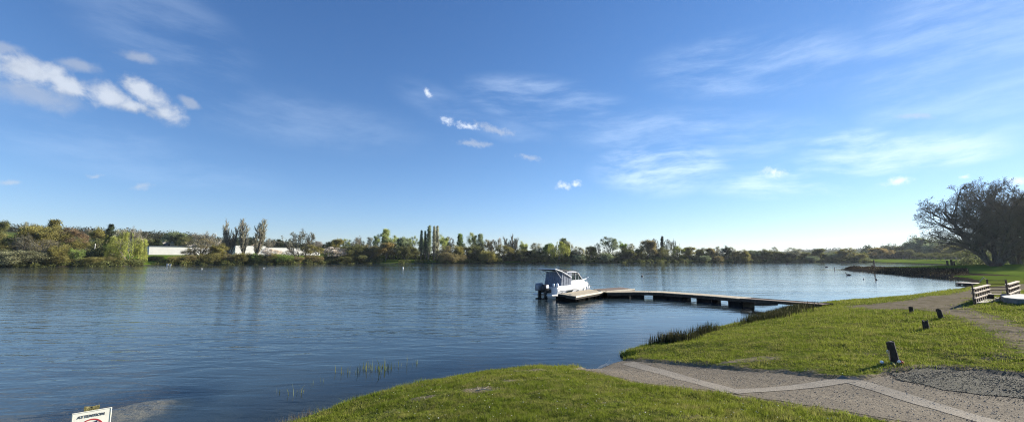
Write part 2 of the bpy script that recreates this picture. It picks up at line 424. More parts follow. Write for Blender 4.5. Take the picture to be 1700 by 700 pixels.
sheet('path_edging', strip((1404,629),(1660,706),.36), M['strip'], .0105, .14, jitter=.02)

# ---------------------------------------------------------------- blades
def blades(name, P, hgt, wid, mat, lean=.5, nb=3, spread=.02, z0=None, segs=1):
    n = len(P); k = n*nb
    hgt = np.repeat(hgt, nb)*rng.uniform(.5, 1.3, k); wid = np.repeat(wid, nb)*rng.uniform(.7, 1.3, k)
    sp = np.repeat(np.broadcast_to(spread, n), nb)
    base = np.repeat(P, nb, 0)[:, :2]+rng.normal(0, 1, (k, 2))*sp[:, None]
    z = height(base[:,0], base[:,1]) if z0 is None else np.full(k, z0)
    a = rng.uniform(0, 2*np.pi, k); la = rng.uniform(0, 2*np.pi, k); ll = np.abs(rng.normal(0, lean, k))
    dx = np.cos(a)*wid/2; dy = np.sin(a)*wid/2
    B = np.column_stack([base, z-.005])
    off = np.column_stack([dx, dy, np.zeros(k)])
    tip = B+np.column_stack([np.cos(la)*ll*hgt, np.sin(la)*ll*hgt, hgt])
    if segs == 1:
        V = np.stack([B-off, B+off, tip], 1).reshape(-1, 3); Fc = [np.arange(3*k).reshape(-1, 3)]
    else:
        mid = B+np.column_stack([np.cos(la)*ll*hgt*.3, np.sin(la)*ll*hgt*.3, hgt*.6])
        V = np.stack([B-off, B+off, mid+off*.8, mid-off*.8, tip], 1).reshape(-1, 3)
        i = np.arange(k)[:, None]*5
        Fc = [i+np.array([[0,1,2,3]]), i+np.array([[3,2,4]])]
    return np_mesh(name, V, Fc, mat)
M['blade'] = mat_blade('grass_blade_mat', (.19,.25,.03), (.30,.34,.05), (.38,.33,.12))
N = 330000
r = np.exp(rng.uniform(np.log(4.3), np.log(62), N)); a = np.radians(rng.uniform(-38, 55, N))
P = np.column_stack([r*np.sin(a), r*np.cos(a)])
sd = -sdist(P, lake); ok = sd > .02; P = P[ok]; sd = sd[ok]
rp = sdist(P, RAMP); w = wearf(P, sd)
n2 = vnoise(P[:,0], P[:,1], .5, 4)*.6+vnoise(P[:,0], P[:,1], .17, 8)*.4
patch = vnoise(P[:,0], P[:,1], 1.1, 6)*.35+vnoise(P[:,0], P[:,1], .33, 9)*.4+vnoise(P[:,0], P[:,1], .15, 11)*.25
ok = (rp < .16*(vnoise(P[:,0], P[:,1], .25, 12)-.35)) & (rng.uniform(0, 1, len(P)) > w*1.35+(n2-.5)*1.0) & ((patch > .25) | (rng.uniform(0,1,len(P)) < .35))
P = P[ok]; r = np.hypot(P[:,0], P[:,1]); sd = sd[ok]; patch = patch[ok]; rp = rp[ok]
edge = 1+.8*np.exp(-sd/.4)+.7*np.exp(rp/.15)
hh = (.012+.065*patch**1.6)*(1+r/22)*edge; ww = .004*(1+r/5.5)
grass = blades('grass', P, hh, ww, M['blade'], lean=.8, nb=3, spread=.012*(1+r/8))
tag(grass, 'short spring turf growing on the near bank around the gravel ramp', 'grass', kind='stuff')
# loose stones of the gravel patch and shore debris
ico = None
def stones(name, P, s, mat, lift=0.0):
    n = len(P); oct_ = np.array([(1,0,0),(-1,0,0),(0,1,0),(0,-1,0),(0,0,.6),(0,0,-.6)], float)
    tf = np.array([(0,2,4),(2,1,4),(1,3,4),(3,0,4),(2,0,5),(1,2,5),(3,1,5),(0,3,5)])
    a = rng.uniform(0, 2*np.pi, n); ca, sa = np.cos(a), np.sin(a)
    sc = s[:, None]*rng.uniform(.6, 1.3, (n, 3))
    V = oct_[None]*sc[:, None, :]+rng.normal(0, .12, (n, 6, 3))*s[:, None, None]
    X = V[:,:,0]*ca[:,None]-V[:,:,1]*sa[:,None]; Y = V[:,:,0]*sa[:,None]+V[:,:,1]*ca[:,None]
    z = np.maximum(height(P[:,0], P[:,1]), -.05)
    V = np.stack([X+P[:,0:1], Y+P[:,1:2], V[:,:,2]+z[:,None]+lift+s[:,None]*.25], -1).reshape(-1, 3)
    Fc = (np.arange(n)[:, None, None]*6+tf[None]).reshape(-1, 3)
    return np_mesh(name, V, [Fc], mat)
def inpoly(poly, n, m=0):
    mn, mx = poly.min(0), poly.max(0); P = rng.uniform(mn, mx, (n, 2)); return P[sdist(P, poly) > m]
M['stone'] = simple('stone_mat', (.17,.145,.105), 1.0, spec=.1, var=.6, scale=12)
M['stonel'] = simple('pale_stone_mat', (.30,.27,.22), .8, var=.4, scale=12)
P = inpoly(GRAV, 9000, -.45); P = P[rng.uniform(0,1,len(P)) < .35+.9*sstep(vnoise(P[:,0],P[:,1],.6,4),.35,.65)]; s = tag(stones('loose_stones', P, rng.uniform(.003,.012,len(P)), M['stone'], .014), 'dark crushed stones loose on the grey patch behind the ramp', 'stones', kind='stuff')
P = inpoly(vis[(np.hypot(vis[:,0], vis[:,1]) < 40)], 16000, .05); P = P[np.hypot(P[:,0],P[:,1]) < 22]
tag(stones('fine_gravel', P, rng.uniform(.004,.012,len(P)), M['stonel'], .008), 'fine pale grit scattered over the brown ramp', 'gravel', kind='stuff')
t = rng.uniform(0, 1, 260); A, B, Cc = [np.array(atz(*q)) for q in ((985,617),(1012,606),(1042,599))]
P = np.where(t[:,None] < .5, A+(B-A)*t[:,None]*2, B+(Cc-B)*(t[:,None]-.5)*2)+rng.normal(0, .07, (260, 2))
tag(stones('shore_debris', P, rng.uniform(.01,.045,260), M['stone'], .0), 'dark pebbles and drift debris along the foot of the ramp', 'debris', kind='stuff')
# ---------------------------------------------------------------- trees
def tubes(segs, n=4):
    """segs: array (k,8) p0 p1 r0 r1 -> verts, quads"""
    S = np.asarray(segs, float); k = len(S)
    p0, p1, r0, r1 = S[:,0:3], S[:,3:6], S[:,6], S[:,7]
    d = p1-p0; d /= np.maximum(np.linalg.norm(d, axis=1, keepdims=True), 1e-9)
    ref = np.where(np.abs(d[:,2:3]) < .9, np.array([[0,0,1.]]), np.array([[1.,0,0]]))
    u = np.cross(d, ref); u /= np.maximum(np.linalg.norm(u, axis=1, keepdims=True), 1e-9); w = np.cross(d, u)
    V = []
    for p, rr in ((p0, r0), (p1, r1)):
        for j in range(n):
            t = 2*math.pi*j/n; V.append(p+(u*math.cos(t)+w*math.sin(t))*rr[:, None])
    V = np.stack(V, 1).reshape(-1, 3)
    q = np.array([[j, (j+1) % n, n+(j+1) % n, n+j] for j in range(n)])
    return V, (np.arange(k)[:, None, None]*2*n+q[None]).reshape(-1, 4)
def leafquads(P, s, rg, aspect=.7, droop=0):
    n = len(P)
    a = rg.normal(0, 1, (n, 3)); a[:,2] += droop*np.sign(a[:,2]); a /= np.linalg.norm(a, axis=1, keepdims=True)
    b = rg.normal(0, 1, (n, 3)); b = np.cross(a, b); b /= np.linalg.norm(b, axis=1, keepdims=True)
    s = np.broadcast_to(s, n)[:, None]*rg.uniform(.6, 1.4, (n, 1))
    a = a*s/2; b = b*s/2*aspect
    V = np.stack([P-a*.9, P-b+a*.1, P+a, P+b-a*.05], 1).reshape(-1, 3)
    return V, np.arange(4*n).reshape(-1, 4)
def gen(seed, H=10., trunk=.18, env=(2.8, .42, .62), nch=(7,6,5,4), ang=(45,45,45,45), ratio=(.62,.55,.5,.5), r0=.2, up=(.15,.1,.05,.05), wob=.15,
        tap=.35, stems=1, stemspread=0, leaves=(0, .3, .25), limb0=.15, L0=None, minr=.012, droopstrand=0, segn=4, aspect=.7, leaflev=None, flat=1.0):
    rg = np.random.default_rng(seed); segs = []; tips = []
    Rx, zc, Rz = env[0], env[1]*H, env[2]*H
    def inside(p): return (p[0]/Rx)**2+(p[1]/Rx)**2+((p[2]-zc)/Rz)**2 < 1.0
    nl = len(nch)
    def rec(p, d, L, r, lev):
        k = segn if lev < 2 else (3 if lev < 3 else 2)
        pts = [p]; rs = [r]; ds = [d]
        for i in range(k):
            d = d+rg.normal(0, wob, 3)+np.array([0,0,up[min(lev, len(up)-1)]]); d = d/np.linalg.norm(d)
            q = p+d*L/k; rr = r*(1-.62*(i+1)/k) if lev < nl else r*.5
            if lev > 0 and not inside(q) and q[2] > 0: 
                if lev > 1 or i > 1:
                    q = p+d*L/k*.35; segs.append((lev, *p, *q, max(rs[-1],minr), max(rr,minr))); tips.append((q, d, lev)); pts.append(q); rs.append(rr); ds.append(d); break
            segs.append((lev, *p, *q, max(rs[-1],minr), max(rr,minr))); p = q; pts.append(q); rs.append(rr); ds.append(d)
        else: tips.append((p, d, lev))
        if lev >= nl: return
        n = nch[lev]
        for j in range(n):
            st = limb0 if lev == 0 else .2
            t = st+(1-st)*(j+rg.uniform(0,.9))/n; x = t*(len(pts)-1); i = min(int(x), len(pts)-2); f = x-i
            if i < 0: continue
            q = pts[i]*(1-f)+pts[i+1]*f; rr = rs[i]*(1-f)+rs[i+1]*f; dd = ds[i+1]
            az = rg.uniform(0, 2*math.pi) if lev else j*2.4+rg.uniform(-.4,.4)
            u = np.cross(dd, [0.1,.05,1.]) if abs(dd[2]) < .95 else np.cross(dd, [1.,0,0]); u /= np.linalg.norm(u); w = np.cross(dd, u)
            an = R(ang[min(lev, len(ang)-1)]*rg.uniform(.7, 1.25))
            nd = dd*math.cos(an)+(u*math.cos(az)+w*math.sin(az))*math.sin(an); nd[2] *= flat; nd /= np.linalg.norm(nd)
            rec(q, nd, L*ratio[min(lev, len(ratio)-1)]*(1.1-(tap if lev == 0 else .35)*t)*rg.uniform(.8,1.15), max(rr*.62, minr), lev+1)
    for s in range(stems):
        a = s*2.4; sp = stemspread*rg.uniform(.5, 1)
        d = np.array([math.cos(a)*sp, math.sin(a)*sp, 1.]); d /= np.linalg.norm(d)
        rec(np.array([math.cos(a)*stemspread*.3, math.sin(a)*stemspread*.3, -.25]), d, (L0 or .8*H)*rg.uniform(.8,1) if s else (L0 or .8*H), r0*(1 if s == 0 else rg.uniform(.6,.9)), 0)
    S = np.array(segs); T = np.array([t[0] for t in tips]); TL = np.array([t[2] for t in tips])
    lim = 1 if nl > 2 else 0
    big = S[S[:,0] <= lim][:, 1:]; small = S[S[:,0] > lim][:, 1:]
    nleaf, sig, ls = leaves
    LV = LF = None
    if nleaf:
        src = T[TL >= (leaflev if leaflev is not None else nl-1)]
        Pp = src[rg.integers(0, len(src), nleaf)]+rg.normal(0, sig, (nleaf, 3))
        if droopstrand:
            ns = nleaf//22; st = src[rg.integers(0, len(src), ns)]; st = st[st[:,2] > .35*H]; ns = len(st)
            ln = rg.uniform(.3, 1.0, ns)*droopstrand*H; k = 22
            tt = rg.uniform(0, 1, (ns, k)); Z = np.maximum(st[:,2:3]-tt*ln[:,None], .3)
            out = 1+.12*tt
            Pp = np.stack([st[:,0:1]*out, st[:,1:2]*out, Z], -1).reshape(-1, 3)+rg.normal(0, .08, (ns*k, 3))
        Pp = Pp[Pp[:,2] > .05]
        LV, LF = leafquads(Pp, ls, rg, aspect, droop=1.5 if droopstrand else 0)
    return big, small, LV, LF
def conifer(seed, H=10., w=1.8, leaves=5000, ls=.28, top=1.0):
    rg = np.random.default_rng(seed); segs = [(0,0,-.2,0,0,H*.97,.16,.02)]; tw = []
    for i in range(70):
        z = H*(.12+.86*rg.uniform(0,1)**.9); a = rg.uniform(0,6.28); L = w*(1-(z/H))**.75*rg.uniform(.7,1.15)+.15
        tw.append((0,0,z, math.cos(a)*L, math.sin(a)*L, z-.08*L, .04, .012))
    tw = np.array(tw); t = rg.uniform(.15, 1, leaves)[:,None]; i = rg.integers(0, len(tw), leaves)
    Pp = tw[i,0:3]*(1-t)+tw[i,3:6]*t+rg.normal(0,.16,(leaves,3))
    LV, LF = leafquads(Pp, ls, rg, .5)
    return np.array(segs), tw, LV, LF

PROTO = {}
TB = 1.8
def proto(key, data, W):
    big, small, LV, LF = data
    v, f = tubes(big, 6); tm = np_mesh('trunk', v, [f], M['bark'], link=False).data
    vs = []; fs = []; mi = []; off = 0
    if len(small): v, f = tubes(small, 3); vs.append(v); fs.append(f); mi += [0]*len(f); off = len(v)
    if LV is not None: vs.append(LV); fs.append(LF+off); mi += [1]*len(LF)
    cm = np_mesh('crown', np.vstack(vs), [np.vstack(fs)], mats=[M['twig'], M['leaf']], midx=mi, link=False).data
    zt = max(vv[:,2].max() for vv in vs); allx = np.vstack(vs)
    wd = np.percentile(allx[:,0], 99)-np.percentile(allx[:,0], 1)
    PROTO[key] = (tm, cm, zt, wd)
# budding / leafing broadleaf trees
B4 = dict(nch=(9,6,5,4), ang=(40,36,38,42), up=(.12,.16,.14,.12), leaflev=2)
proto('leaf0', gen(1, env=(3.1,.51,.50), leaves=(19000,.42,.24), **B4), 5)
proto('leaf1', gen(2, env=(3.3,.50,.51), leaves=(20000,.46,.24), stems=2, stemspread=.5, **B4), 5)
proto('leaf2', gen(3, env=(2.3,.51,.5), leaves=(14000,.36,.22), limb0=.25, **B4), 4)
proto('bud0', gen(4, env=(2.7,.54,.47), leaves=(7000,.28,.18), limb0=.22, **B4), 5)
proto('bud1', gen(5, env=(2.3,.55,.46), leaves=(6000,.26,.18), stems=2, stemspread=.35, **B4), 5)
proto('bare0', gen(6, env=(3.2,.58,.44), leaves=(2500,.2,.12), stems=3, stemspread=.55, r0=.18, nch=(8,6,5,4), ang=(36,32,36,40), up=(.12,.18,.16,.12), minr=.024), 5)
proto('bare1', gen(7, env=(2.7,.6,.42), leaves=(1600,.2,.12), limb0=.22, nch=(9,6,5,4), ang=(36,32,36,40), up=(.12,.18,.16,.12), minr=.024), 5)
proto('pop0', gen(8, env=(1.15,.53,.5), leaves=(1500,.12,.12), tap=.75, nch=(34,8,5), ang=(24,22,25), ratio=(.36,.45,.5), up=(.1,.22,.2,.2), wob=.05, limb0=.08, L0=9.8, minr=.022), 2)
proto('pop1', gen(9, env=(1.5,.53,.5), leaves=(1500,.12,.12), tap=.7, stems=3, stemspread=.16, nch=(24,7,4), ang=(24,22,25), ratio=(.36,.45,.5), up=(.08,.22,.2,.2), wob=.05, limb0=.12, L0=9.6, minr=.022), 2)
proto('slim', gen(10, env=(.75,.52,.5), leaves=(7000,.16,.16), tap=.95, nch=(34,6,4), ang=(20,22,25), ratio=(.28,.45,.5), up=(.1,.25,.2,.2), wob=.03, limb0=.06, L0=9.8, minr=.018), 1.4)
proto('peak', gen(11, env=(1.9,.52,.5), leaves=(11000,.26,.20), tap=.85, nch=(22,6,4), ang=(45,40,40), ratio=(.38,.5,.5), up=(.1,.12,.1), wob=.06, limb0=.14, L0=9.6, minr=.015), 3)
proto('wil0', gen(12, env=(3.4,.55,.46), leaves=(24000,.2,.20), droopstrand=.45, aspect=.4, nch=(8,7,6), ang=(45,45,50), leaflev=1), 6)
proto('shrub0', gen(13, env=(5.0,.42,.58), leaves=(12000,.42,.30), stems=6, stemspread=1.0, r0=.12, L0=7., nch=(8,6,5), ang=(42,45,45), ratio=(.6,.6,.5), limb0=.03), 9)
proto('shrub1', gen(14, env=(4.2,.42,.58), leaves=(9000,.35,.28), stems=7, stemspread=.8, r0=.10, L0=8., nch=(9,6,5), ang=(35,40,45), ratio=(.6,.6,.5), limb0=.03), 8)
proto('con', conifer(15), 3.5)
proto('pine', gen(16, env=(2.6,.62,.38), leaves=(8500,.30,.20), limb0=.35, **B4), 5)
proto('orch', gen(17, env=(4.2,.62,.36), leaves=(3500,.3,.24), limb0=.35, L0=7, **B4), 7)

KN = dict(leaf='leafy_tree', bud='budding_tree', bare='bare_tree', pop='poplar_tree', slim='poplar_tree', peak='peaked_tree', wil='willow_tree', shr='shrub', con='conifer_tree', pin='pine_tree', orc='orchard_tree')
def place_tree(key, px, top, w, off, col, label, Y=None, base=None, group=None, bark=(.19,.165,.13)):
    Y = (shoreY(px)+off) if Y is None else Y
    x, _, zt = aty(px, top, Y)
    zb = H1(x, Y)
    if base is not None: zb = aty(px, base, Y)[2]
    H = zt-zb; W = w/F*Y
    tm, cm, ph, pw = PROTO[key]
    t = empty(KN[key[:3] if key[:3] in KN else key[:4]] if (key[:3] in KN or key[:4] in KN) else 'tree', (x, Y, zb), random.uniform(0, 6.28))
    cat = 'shrub' if key.startswith('shr') else 'tree'
    tag(t, label, cat, group or ('shrubs along the far bank' if cat == 'shrub' else 'trees on the far shore'))
    sx = W/pw; sz = H/ph
    for nm, me, c in (('trunk', tm, bark), ('crown', cm, tuple(q*TB for q in col))):
        o = bpy.data.objects.new(nm, me); C.objects.link(o); o.parent = t; o.color = (*c, 1)
        o.scale = (sx, sx, sz)
    return t

OL=(.17,.155,.05); OD=(.10,.105,.04); OB=(.17,.145,.065); GR=(.13,.18,.045); YG=(.22,.235,.06); PG=(.25,.28,.10); GY=(.26,.26,.18); DK=(.035,.05,.025); LI=(.22,.19,.16); TA=(.24,.185,.07); RB=(.15,.105,.06); WH=(.5,.45,.38); SG=(.15,.18,.10)
TREES = [
('leaf0',5,363,24,70,OD,'dark rounded tree standing high on the ridge at the far left edge'),
('leaf1',12,384,52,9,OL,'broad olive tree on the bank at the left edge of the photo'),
('bud0',49,367,26,30,GY,'grey twiggy dome rising behind the olive thicket, first from the left'),
('bare0',40,384,50,8,OB,'brownish twiggy tree behind the pale grey-green bush on the left'),
('leaf0',68,371,46,14,OL,'pale olive tree with feathery top left of the pointed tree'),
('peak',95,362,22,24,OL,'pointed tree forming the highest tip of the left thicket'),
('leaf2',100,373,46,12,OL,'olive feathery tree beneath the pointed tip of the left thicket'),
('bud0',122,376,34,16,RB,'reddish brown twiggy tree at the right shoulder of the left thicket'),
('bare1',82,396,50,5,OB,'grey brown tangled tree low in the middle of the left thicket'),
('leaf1',108,402,44,4,OL,'dull green tree at water edge beneath the reddish brown tree'),
('leaf2',138,394,26,12,OL,'small yellow-olive tree left of the grey shed roof'),
('bare1',147,377,16,45,LI,'thin grey bare tree on the skyline left of the cream apartment block'),
('leaf2',161,374,22,40,OL,'olive tree directly above the cream apartment block'),
('con',185,371,18,30,DK,'dark narrow conifer just right of the cream apartment block'),
('bud1',202,377,22,24,GY,'grey budding tree behind left side of the big yellow willow'),
('bare0',222,373,34,26,LI,'tall bare grey tree poking above the big yellow willow'),
('wil0',214,383,50,4,YG,'big yellow-green willow at the water left of the slipway'),
('wil0',232,405,22,5,YG,'low yellow-green sallow leaning to the slipway from the big willow'),
('leaf2',178,404,24,10,OL,'olive sapling screening the foot of the cream apartment block'),
('con',262,397,18,70,DK,'small dark conifer standing behind the left end of the white wall'),
('leaf1',252,393,30,110,OD,'dull olive tree on slope right of the cream house gable'),
('leaf0',288,383,32,120,SG,'round grey-green tree on the hill above the small gabled houses'),
('con',295,392,14,90,DK,'dark conifer between the two small gabled houses'),
('bud0',316,391,30,110,OD,'dark budding tree behind the right gabled house'),
('bare0',341,382,50,75,WH,'pinkish white twiggy dome behind the white factory wall'),
('bare1',336,395,46,9,TA,'golden brown tree with a dark trunk in front of the white wall'),
('leaf2',366,402,30,9,OL,'olive brown tree between the golden brown tree and the first tall poplar'),
('pop1',384,362,18,14,GY,'forked bare poplar, first of the three tall poplars before the white wall'),
('pop0',409,361,16,12,GY,'slender bare poplar, middle of the three tall poplars before the white wall'),
('pop0',428,360,19,13,GY,'thick bare poplar, last of the three tall poplars before the white wall'),
('pine',397,392,20,105,DK,'dark round pine on the skyline between the first and middle tall poplar'),
('pine',418,392,18,110,DK,'dark pine behind the small pink house'),
('bare1',448,394,18,60,LI,'lilac grey bare tree just right of the last tall poplar'),
('pine',460,395,18,85,DK,'tallest dark pine behind the white wall right of the last tall poplar'),
('pine',474,399,16,88,DK,'middle dark pine behind the white wall left of the wide bare tree'),
('pine',486,402,14,84,DK,'lowest dark pine touching the left side of the wide bare tree'),
('bare0',503,378,56,8,GY,'wide bare grey tree with fan shaped crown before the end of the white wall'),
('bud0',517,404,34,7,OL,'olive budding tree under the right side of the wide bare grey tree'),
('bud1',529,398,20,30,LI,'lilac grey tree right behind the wide bare grey tree'),
('bare1',347,412,34,6,OB,'low twiggy tree right of the golden brown trunk before the wall'),
('bud0',450,410,30,6,WH,'whitish blossoming tree in front of the white wall right of the poplars'),
('bare1',478,414,26,7,LI,'thin pale twiggy tree in front of the wall left of the wide bare tree'),
('bud0',310,411,24,7,OB,'sparse twiggy tree in front of the white wall below the gabled houses'),
('bud1',545,399,18,24,OD,'dark olive tree left end of the grove beyond the white wall'),
('leaf0',560,394,28,20,OL,'olive green rounded tree in the grove just beyond the white wall'),
('bud0',555,409,36,7,WH,'pale blossoming small tree on lawn beyond the end of the white wall'),
('bud1',576,394,20,26,PG,'pale green tree between the olive rounded tree and grey domed tree'),
('bare0',594,389,30,22,LI,'grey domed bare tree above the dark green bushes left of centre'),
('leaf1',590,402,46,8,OD,'wide dark green bushy tree beneath the grey domed bare tree'),
('bud1',615,391,18,24,GY,'grey budding tree right of the grey domed tree'),
('leaf1',612,403,34,7,OB,'brown bushy tree left of the tan domed tree'),
('bud0',632,386,18,26,PG,'light green tree left shoulder of the peaked green tree'),
('peak',644,378,17,28,PG,'peaked pale green tree tallest left of the dark poplars'),
('bud0',653,389,18,26,PG,'pale green tree right shoulder of the peaked green tree'),
('leaf0',641,400,38,8,TA,'tan domed tree with slim trunk lit golden on its right side'),
('leaf0',673,391,24,18,SG,'dark topped green tree midway between tan domed tree and dark poplars'),
('bud0',687,390,16,24,PG,'light green tree directly left of the dark poplars'),
('leaf1',675,403,38,9,OD,'dark leafy tree on lawn right of the tan domed tree'),
('leaf2',703,392,22,24,PG,'pale green round tree filling between the dark poplars'),
('slim',699.5,381,6,14,SG,'shortest slim dark poplar, leftmost of the five dark poplars'),
('slim',707,382,6,15,SG,'slim dark poplar second from left of the five dark poplars'),
('slim',712,373,9,13,SG,'tallest slim dark poplar in the middle of the five dark poplars'),
('slim',721.5,374,7,14,GY,'slim poplar fourth from left of the five, pale trunk below'),
('slim',726,373.5,7,15,GY,'slim poplar rightmost of the five dark poplars'),
('leaf2',732,386,18,22,PG,'pale green tree touching the rightmost slim poplar'),
('bare1',745,391,22,26,LI,'lilac grey bare tree right of the five dark poplars'),
('leaf1',757,404,32,9,OL,'domed olive tree below the small gap in the skyline'),
('bud1',740,406,28,8,OB,'brown budding tree between the rightmost slim poplar and the domed olive tree'),
('peak',766,386,13,24,GR,'dark green cone shaped tree, first of the trio right of the gap'),
('bud0',781,384,18,26,YG,'lime topped round tree, middle of the trio right of the gap'),
('peak',796,386,14,24,SG,'grey-green tree, last of the trio right of the gap'),
('leaf1',785,403,40,14,OD,'wide dark evergreen mass beneath the lime topped tree'),
('bud0',807,396,18,20,OB,'brownish tree between the trio and the lilac tree'),
('bare1',818,396,20,18,RB,'dark reddish twiggy tree above the round yellow-olive bush'),
('bare1',830,393,14,24,WH,'whitish thin tree left of the broad upright poplar'),
('pop1',848,386,21,14,GY,'broad upright bare poplar with several stems near the centre'),
('bud0',836,405,30,9,OL,'olive tree left below the broad upright poplar'),
('leaf2',867,398,17,16,PG,'pale green tree right of the broad upright poplar'),
('leaf1',866,410,30,8,OD,'dark tree below the pale green tree right of the broad poplar'),
('bud1',890,401,22,18,GY,'small grey tree alone on the dip in the skyline left of the boat'),
('leaf1',889,412,34,8,DK,'very dark tree beneath the small grey tree left of the boat'),
('leaf0',910,402,22,14,GR,'green tree at the left shoulder of the bright willow above the boat'),
('wil0',927,399,34,4,YG,'bright yellow-green willow straight above the boat'),
('peak',933,394,16,20,SG,'grey-green top rising behind the bright willow'),
('bud1',943,398,16,18,GY,'grey tree at the right shoulder of the bright willow'),
('leaf1',951,413,30,8,DK,'dark brown tree directly right of the bright willow'),
('bud0',960,408,18,18,GY,'small grey budding tree two trees right of the bright willow'),
('leaf0',979,407,20,10,OL,'rounded olive tree left of the tree with mistletoe balls'),
('bare1',991,402,12,12,DK,'thin dark tree with clumps left of the tree with mistletoe balls'),
('bud0',1009,391,28,14,SG,'tall tree dotted with dark mistletoe balls right of the boat'),
('leaf2',1030,398,15,18,GR,'green rounded tree right of the mistletoe tree'),
('bud1',1045,402,20,18,GY,'grey budding tree left of the brown dome'),
('leaf1',1038,410,34,9,OD,'dull green bushy tree between the mistletoe tree and brown dome'),
('leaf0',1073,396,28,11,OB,'brown dome shaped tree with small spike on top'),
('leaf1',1064,408,24,8,OL,'olive tree low on the left of the brown dome'),
('bare1',1086,394,15,18,GY,'bare grey tree against the right side of the brown dome'),
('slim',1098,391,7,13,DK,'single slim dark poplar right of the brown dome'),
('bare1',1108,395,15,17,GY,'bare grey tree immediately right of the single dark poplar'),
('bare0',1117,395,17,17,GY,'spreading bare tree second right of the single dark poplar'),
('leaf1',1100,408,28,8,OD,'dark bushy tree at the foot of the single dark poplar'),
('bud0',1128,407,20,13,YG,'lime green tree just right of the two bare trees'),
('leaf0',1145,408,24,9,OL,'olive round tree with visible trunk right of the lime green tree'),
('leaf1',1166,409,26,10,OD,'dark rounded tree second right of the lime green tree'),
('leaf0',1181,410,20,10,OB,'brownish rounded tree third right of the lime green tree'),
('bud1',1191,407,14,14,GY,'small grey domed tree fourth right of the lime green tree'),
('leaf2',1203,406,15,12,DK,'dark tree forming the high point above the gangway'),
('bud1',1213,408,15,14,GY,'grey tree just right of the dark high point above the gangway'),
('leaf1',1231,412,28,9,OL,'rounded olive tree above the end of the floating walkway'),
('leaf0',1250,414,22,9,SG,'grey-green rounded tree right of the olive tree above the walkway end'),
('leaf1',1266,411,26,9,OD,'wide dark tree left of the small knob topped tree'),
('bud1',1285,408,12,14,GY,'small knob topped tree sticking out of the far right hedge line'),
('leaf0',1287,416,24,8,OD,'dark tree under the small knob topped tree'),
('bud0',1312,410,24,10,GY,'flat topped grey tree right of the small knob topped tree'),
('leaf1',1306,418,26,8,DK,'dark low tree under the flat topped grey tree'),
('leaf1',1334,416,26,9,OD,'low dark tree between the flat topped tree and the domed dark tree'),
('leaf0',1359,411,24,11,OD,'domed dark tree above the far dark floating bird'),
('leaf1',1378,418,24,9,SG,'low grey tree right of the domed dark tree'),
('leaf0',1394,415,18,9,OL,'medium olive tree left of the tall one before the hill gap'),
('bud0',1408,410,22,9,OL,'tallest olive tree just before the blue hill gap'),
('leaf1',1420,418,26,8,OL,'sloping olive tree at the edge of the blue hill gap'),
]
TREESY = [
('leaf2',1447,416,14,420,OD,'small dark tree left of the tan tree beyond the water'),
('leaf0',1463,410,30,400,TA,'tan rounded tree standing by itself left of the bright meadow'),
('bud1',1482,408,16,440,GY,'grey tree behind the right side of the tan rounded tree'),
('leaf0',1497,407,24,430,OD,'dark budding tree at the left end of the meadow belt'),
('leaf2',1514,396,22,420,SG,'grey-green tree left of the upright cluster behind the meadow'),
('peak',1524,393,17,425,SG,'tallest upright tree in the cluster behind the meadow'),
('peak',1535,395,16,418,SG,'narrow upright tree right of the tallest in the cluster behind the meadow'),
('leaf1',1549,399,34,400,SG,'dark spreading tree beneath the long left branch of the great tree'),
('leaf1',1505,412,30,400,OD,'wide dark tree at the left end of the meadow'),
('leaf0',1566,404,32,390,OD,'dark wide tree right of the spreading tree behind the meadow'),
('leaf0',1584,406,30,330,OL,'olive tree left of the thin twin trunks by the great tree'),
('leaf1',1602,414,26,300,OD,'dark bush like tree under the left limbs of the great tree'),
('bud0',1618,410,22,290,OL,'olive budding tree seen through the lower limbs of the great tree'),
]
for t in TREES: place_tree(*t)
for k, px, top, w, Y, c, l in TREESY: place_tree(k, px, top, w, 0, c, l, Y=Y)
for i, px in enumerate([1519,1528,1537,1544,1552,1560,1568,1577,1588]):
    place_tree('orch', px, 418+(i*7%4), 13, 0, OD, 'small round headed tree in the row along the edge of the bright meadow', Y=300-i*8, group='row of small meadow trees')
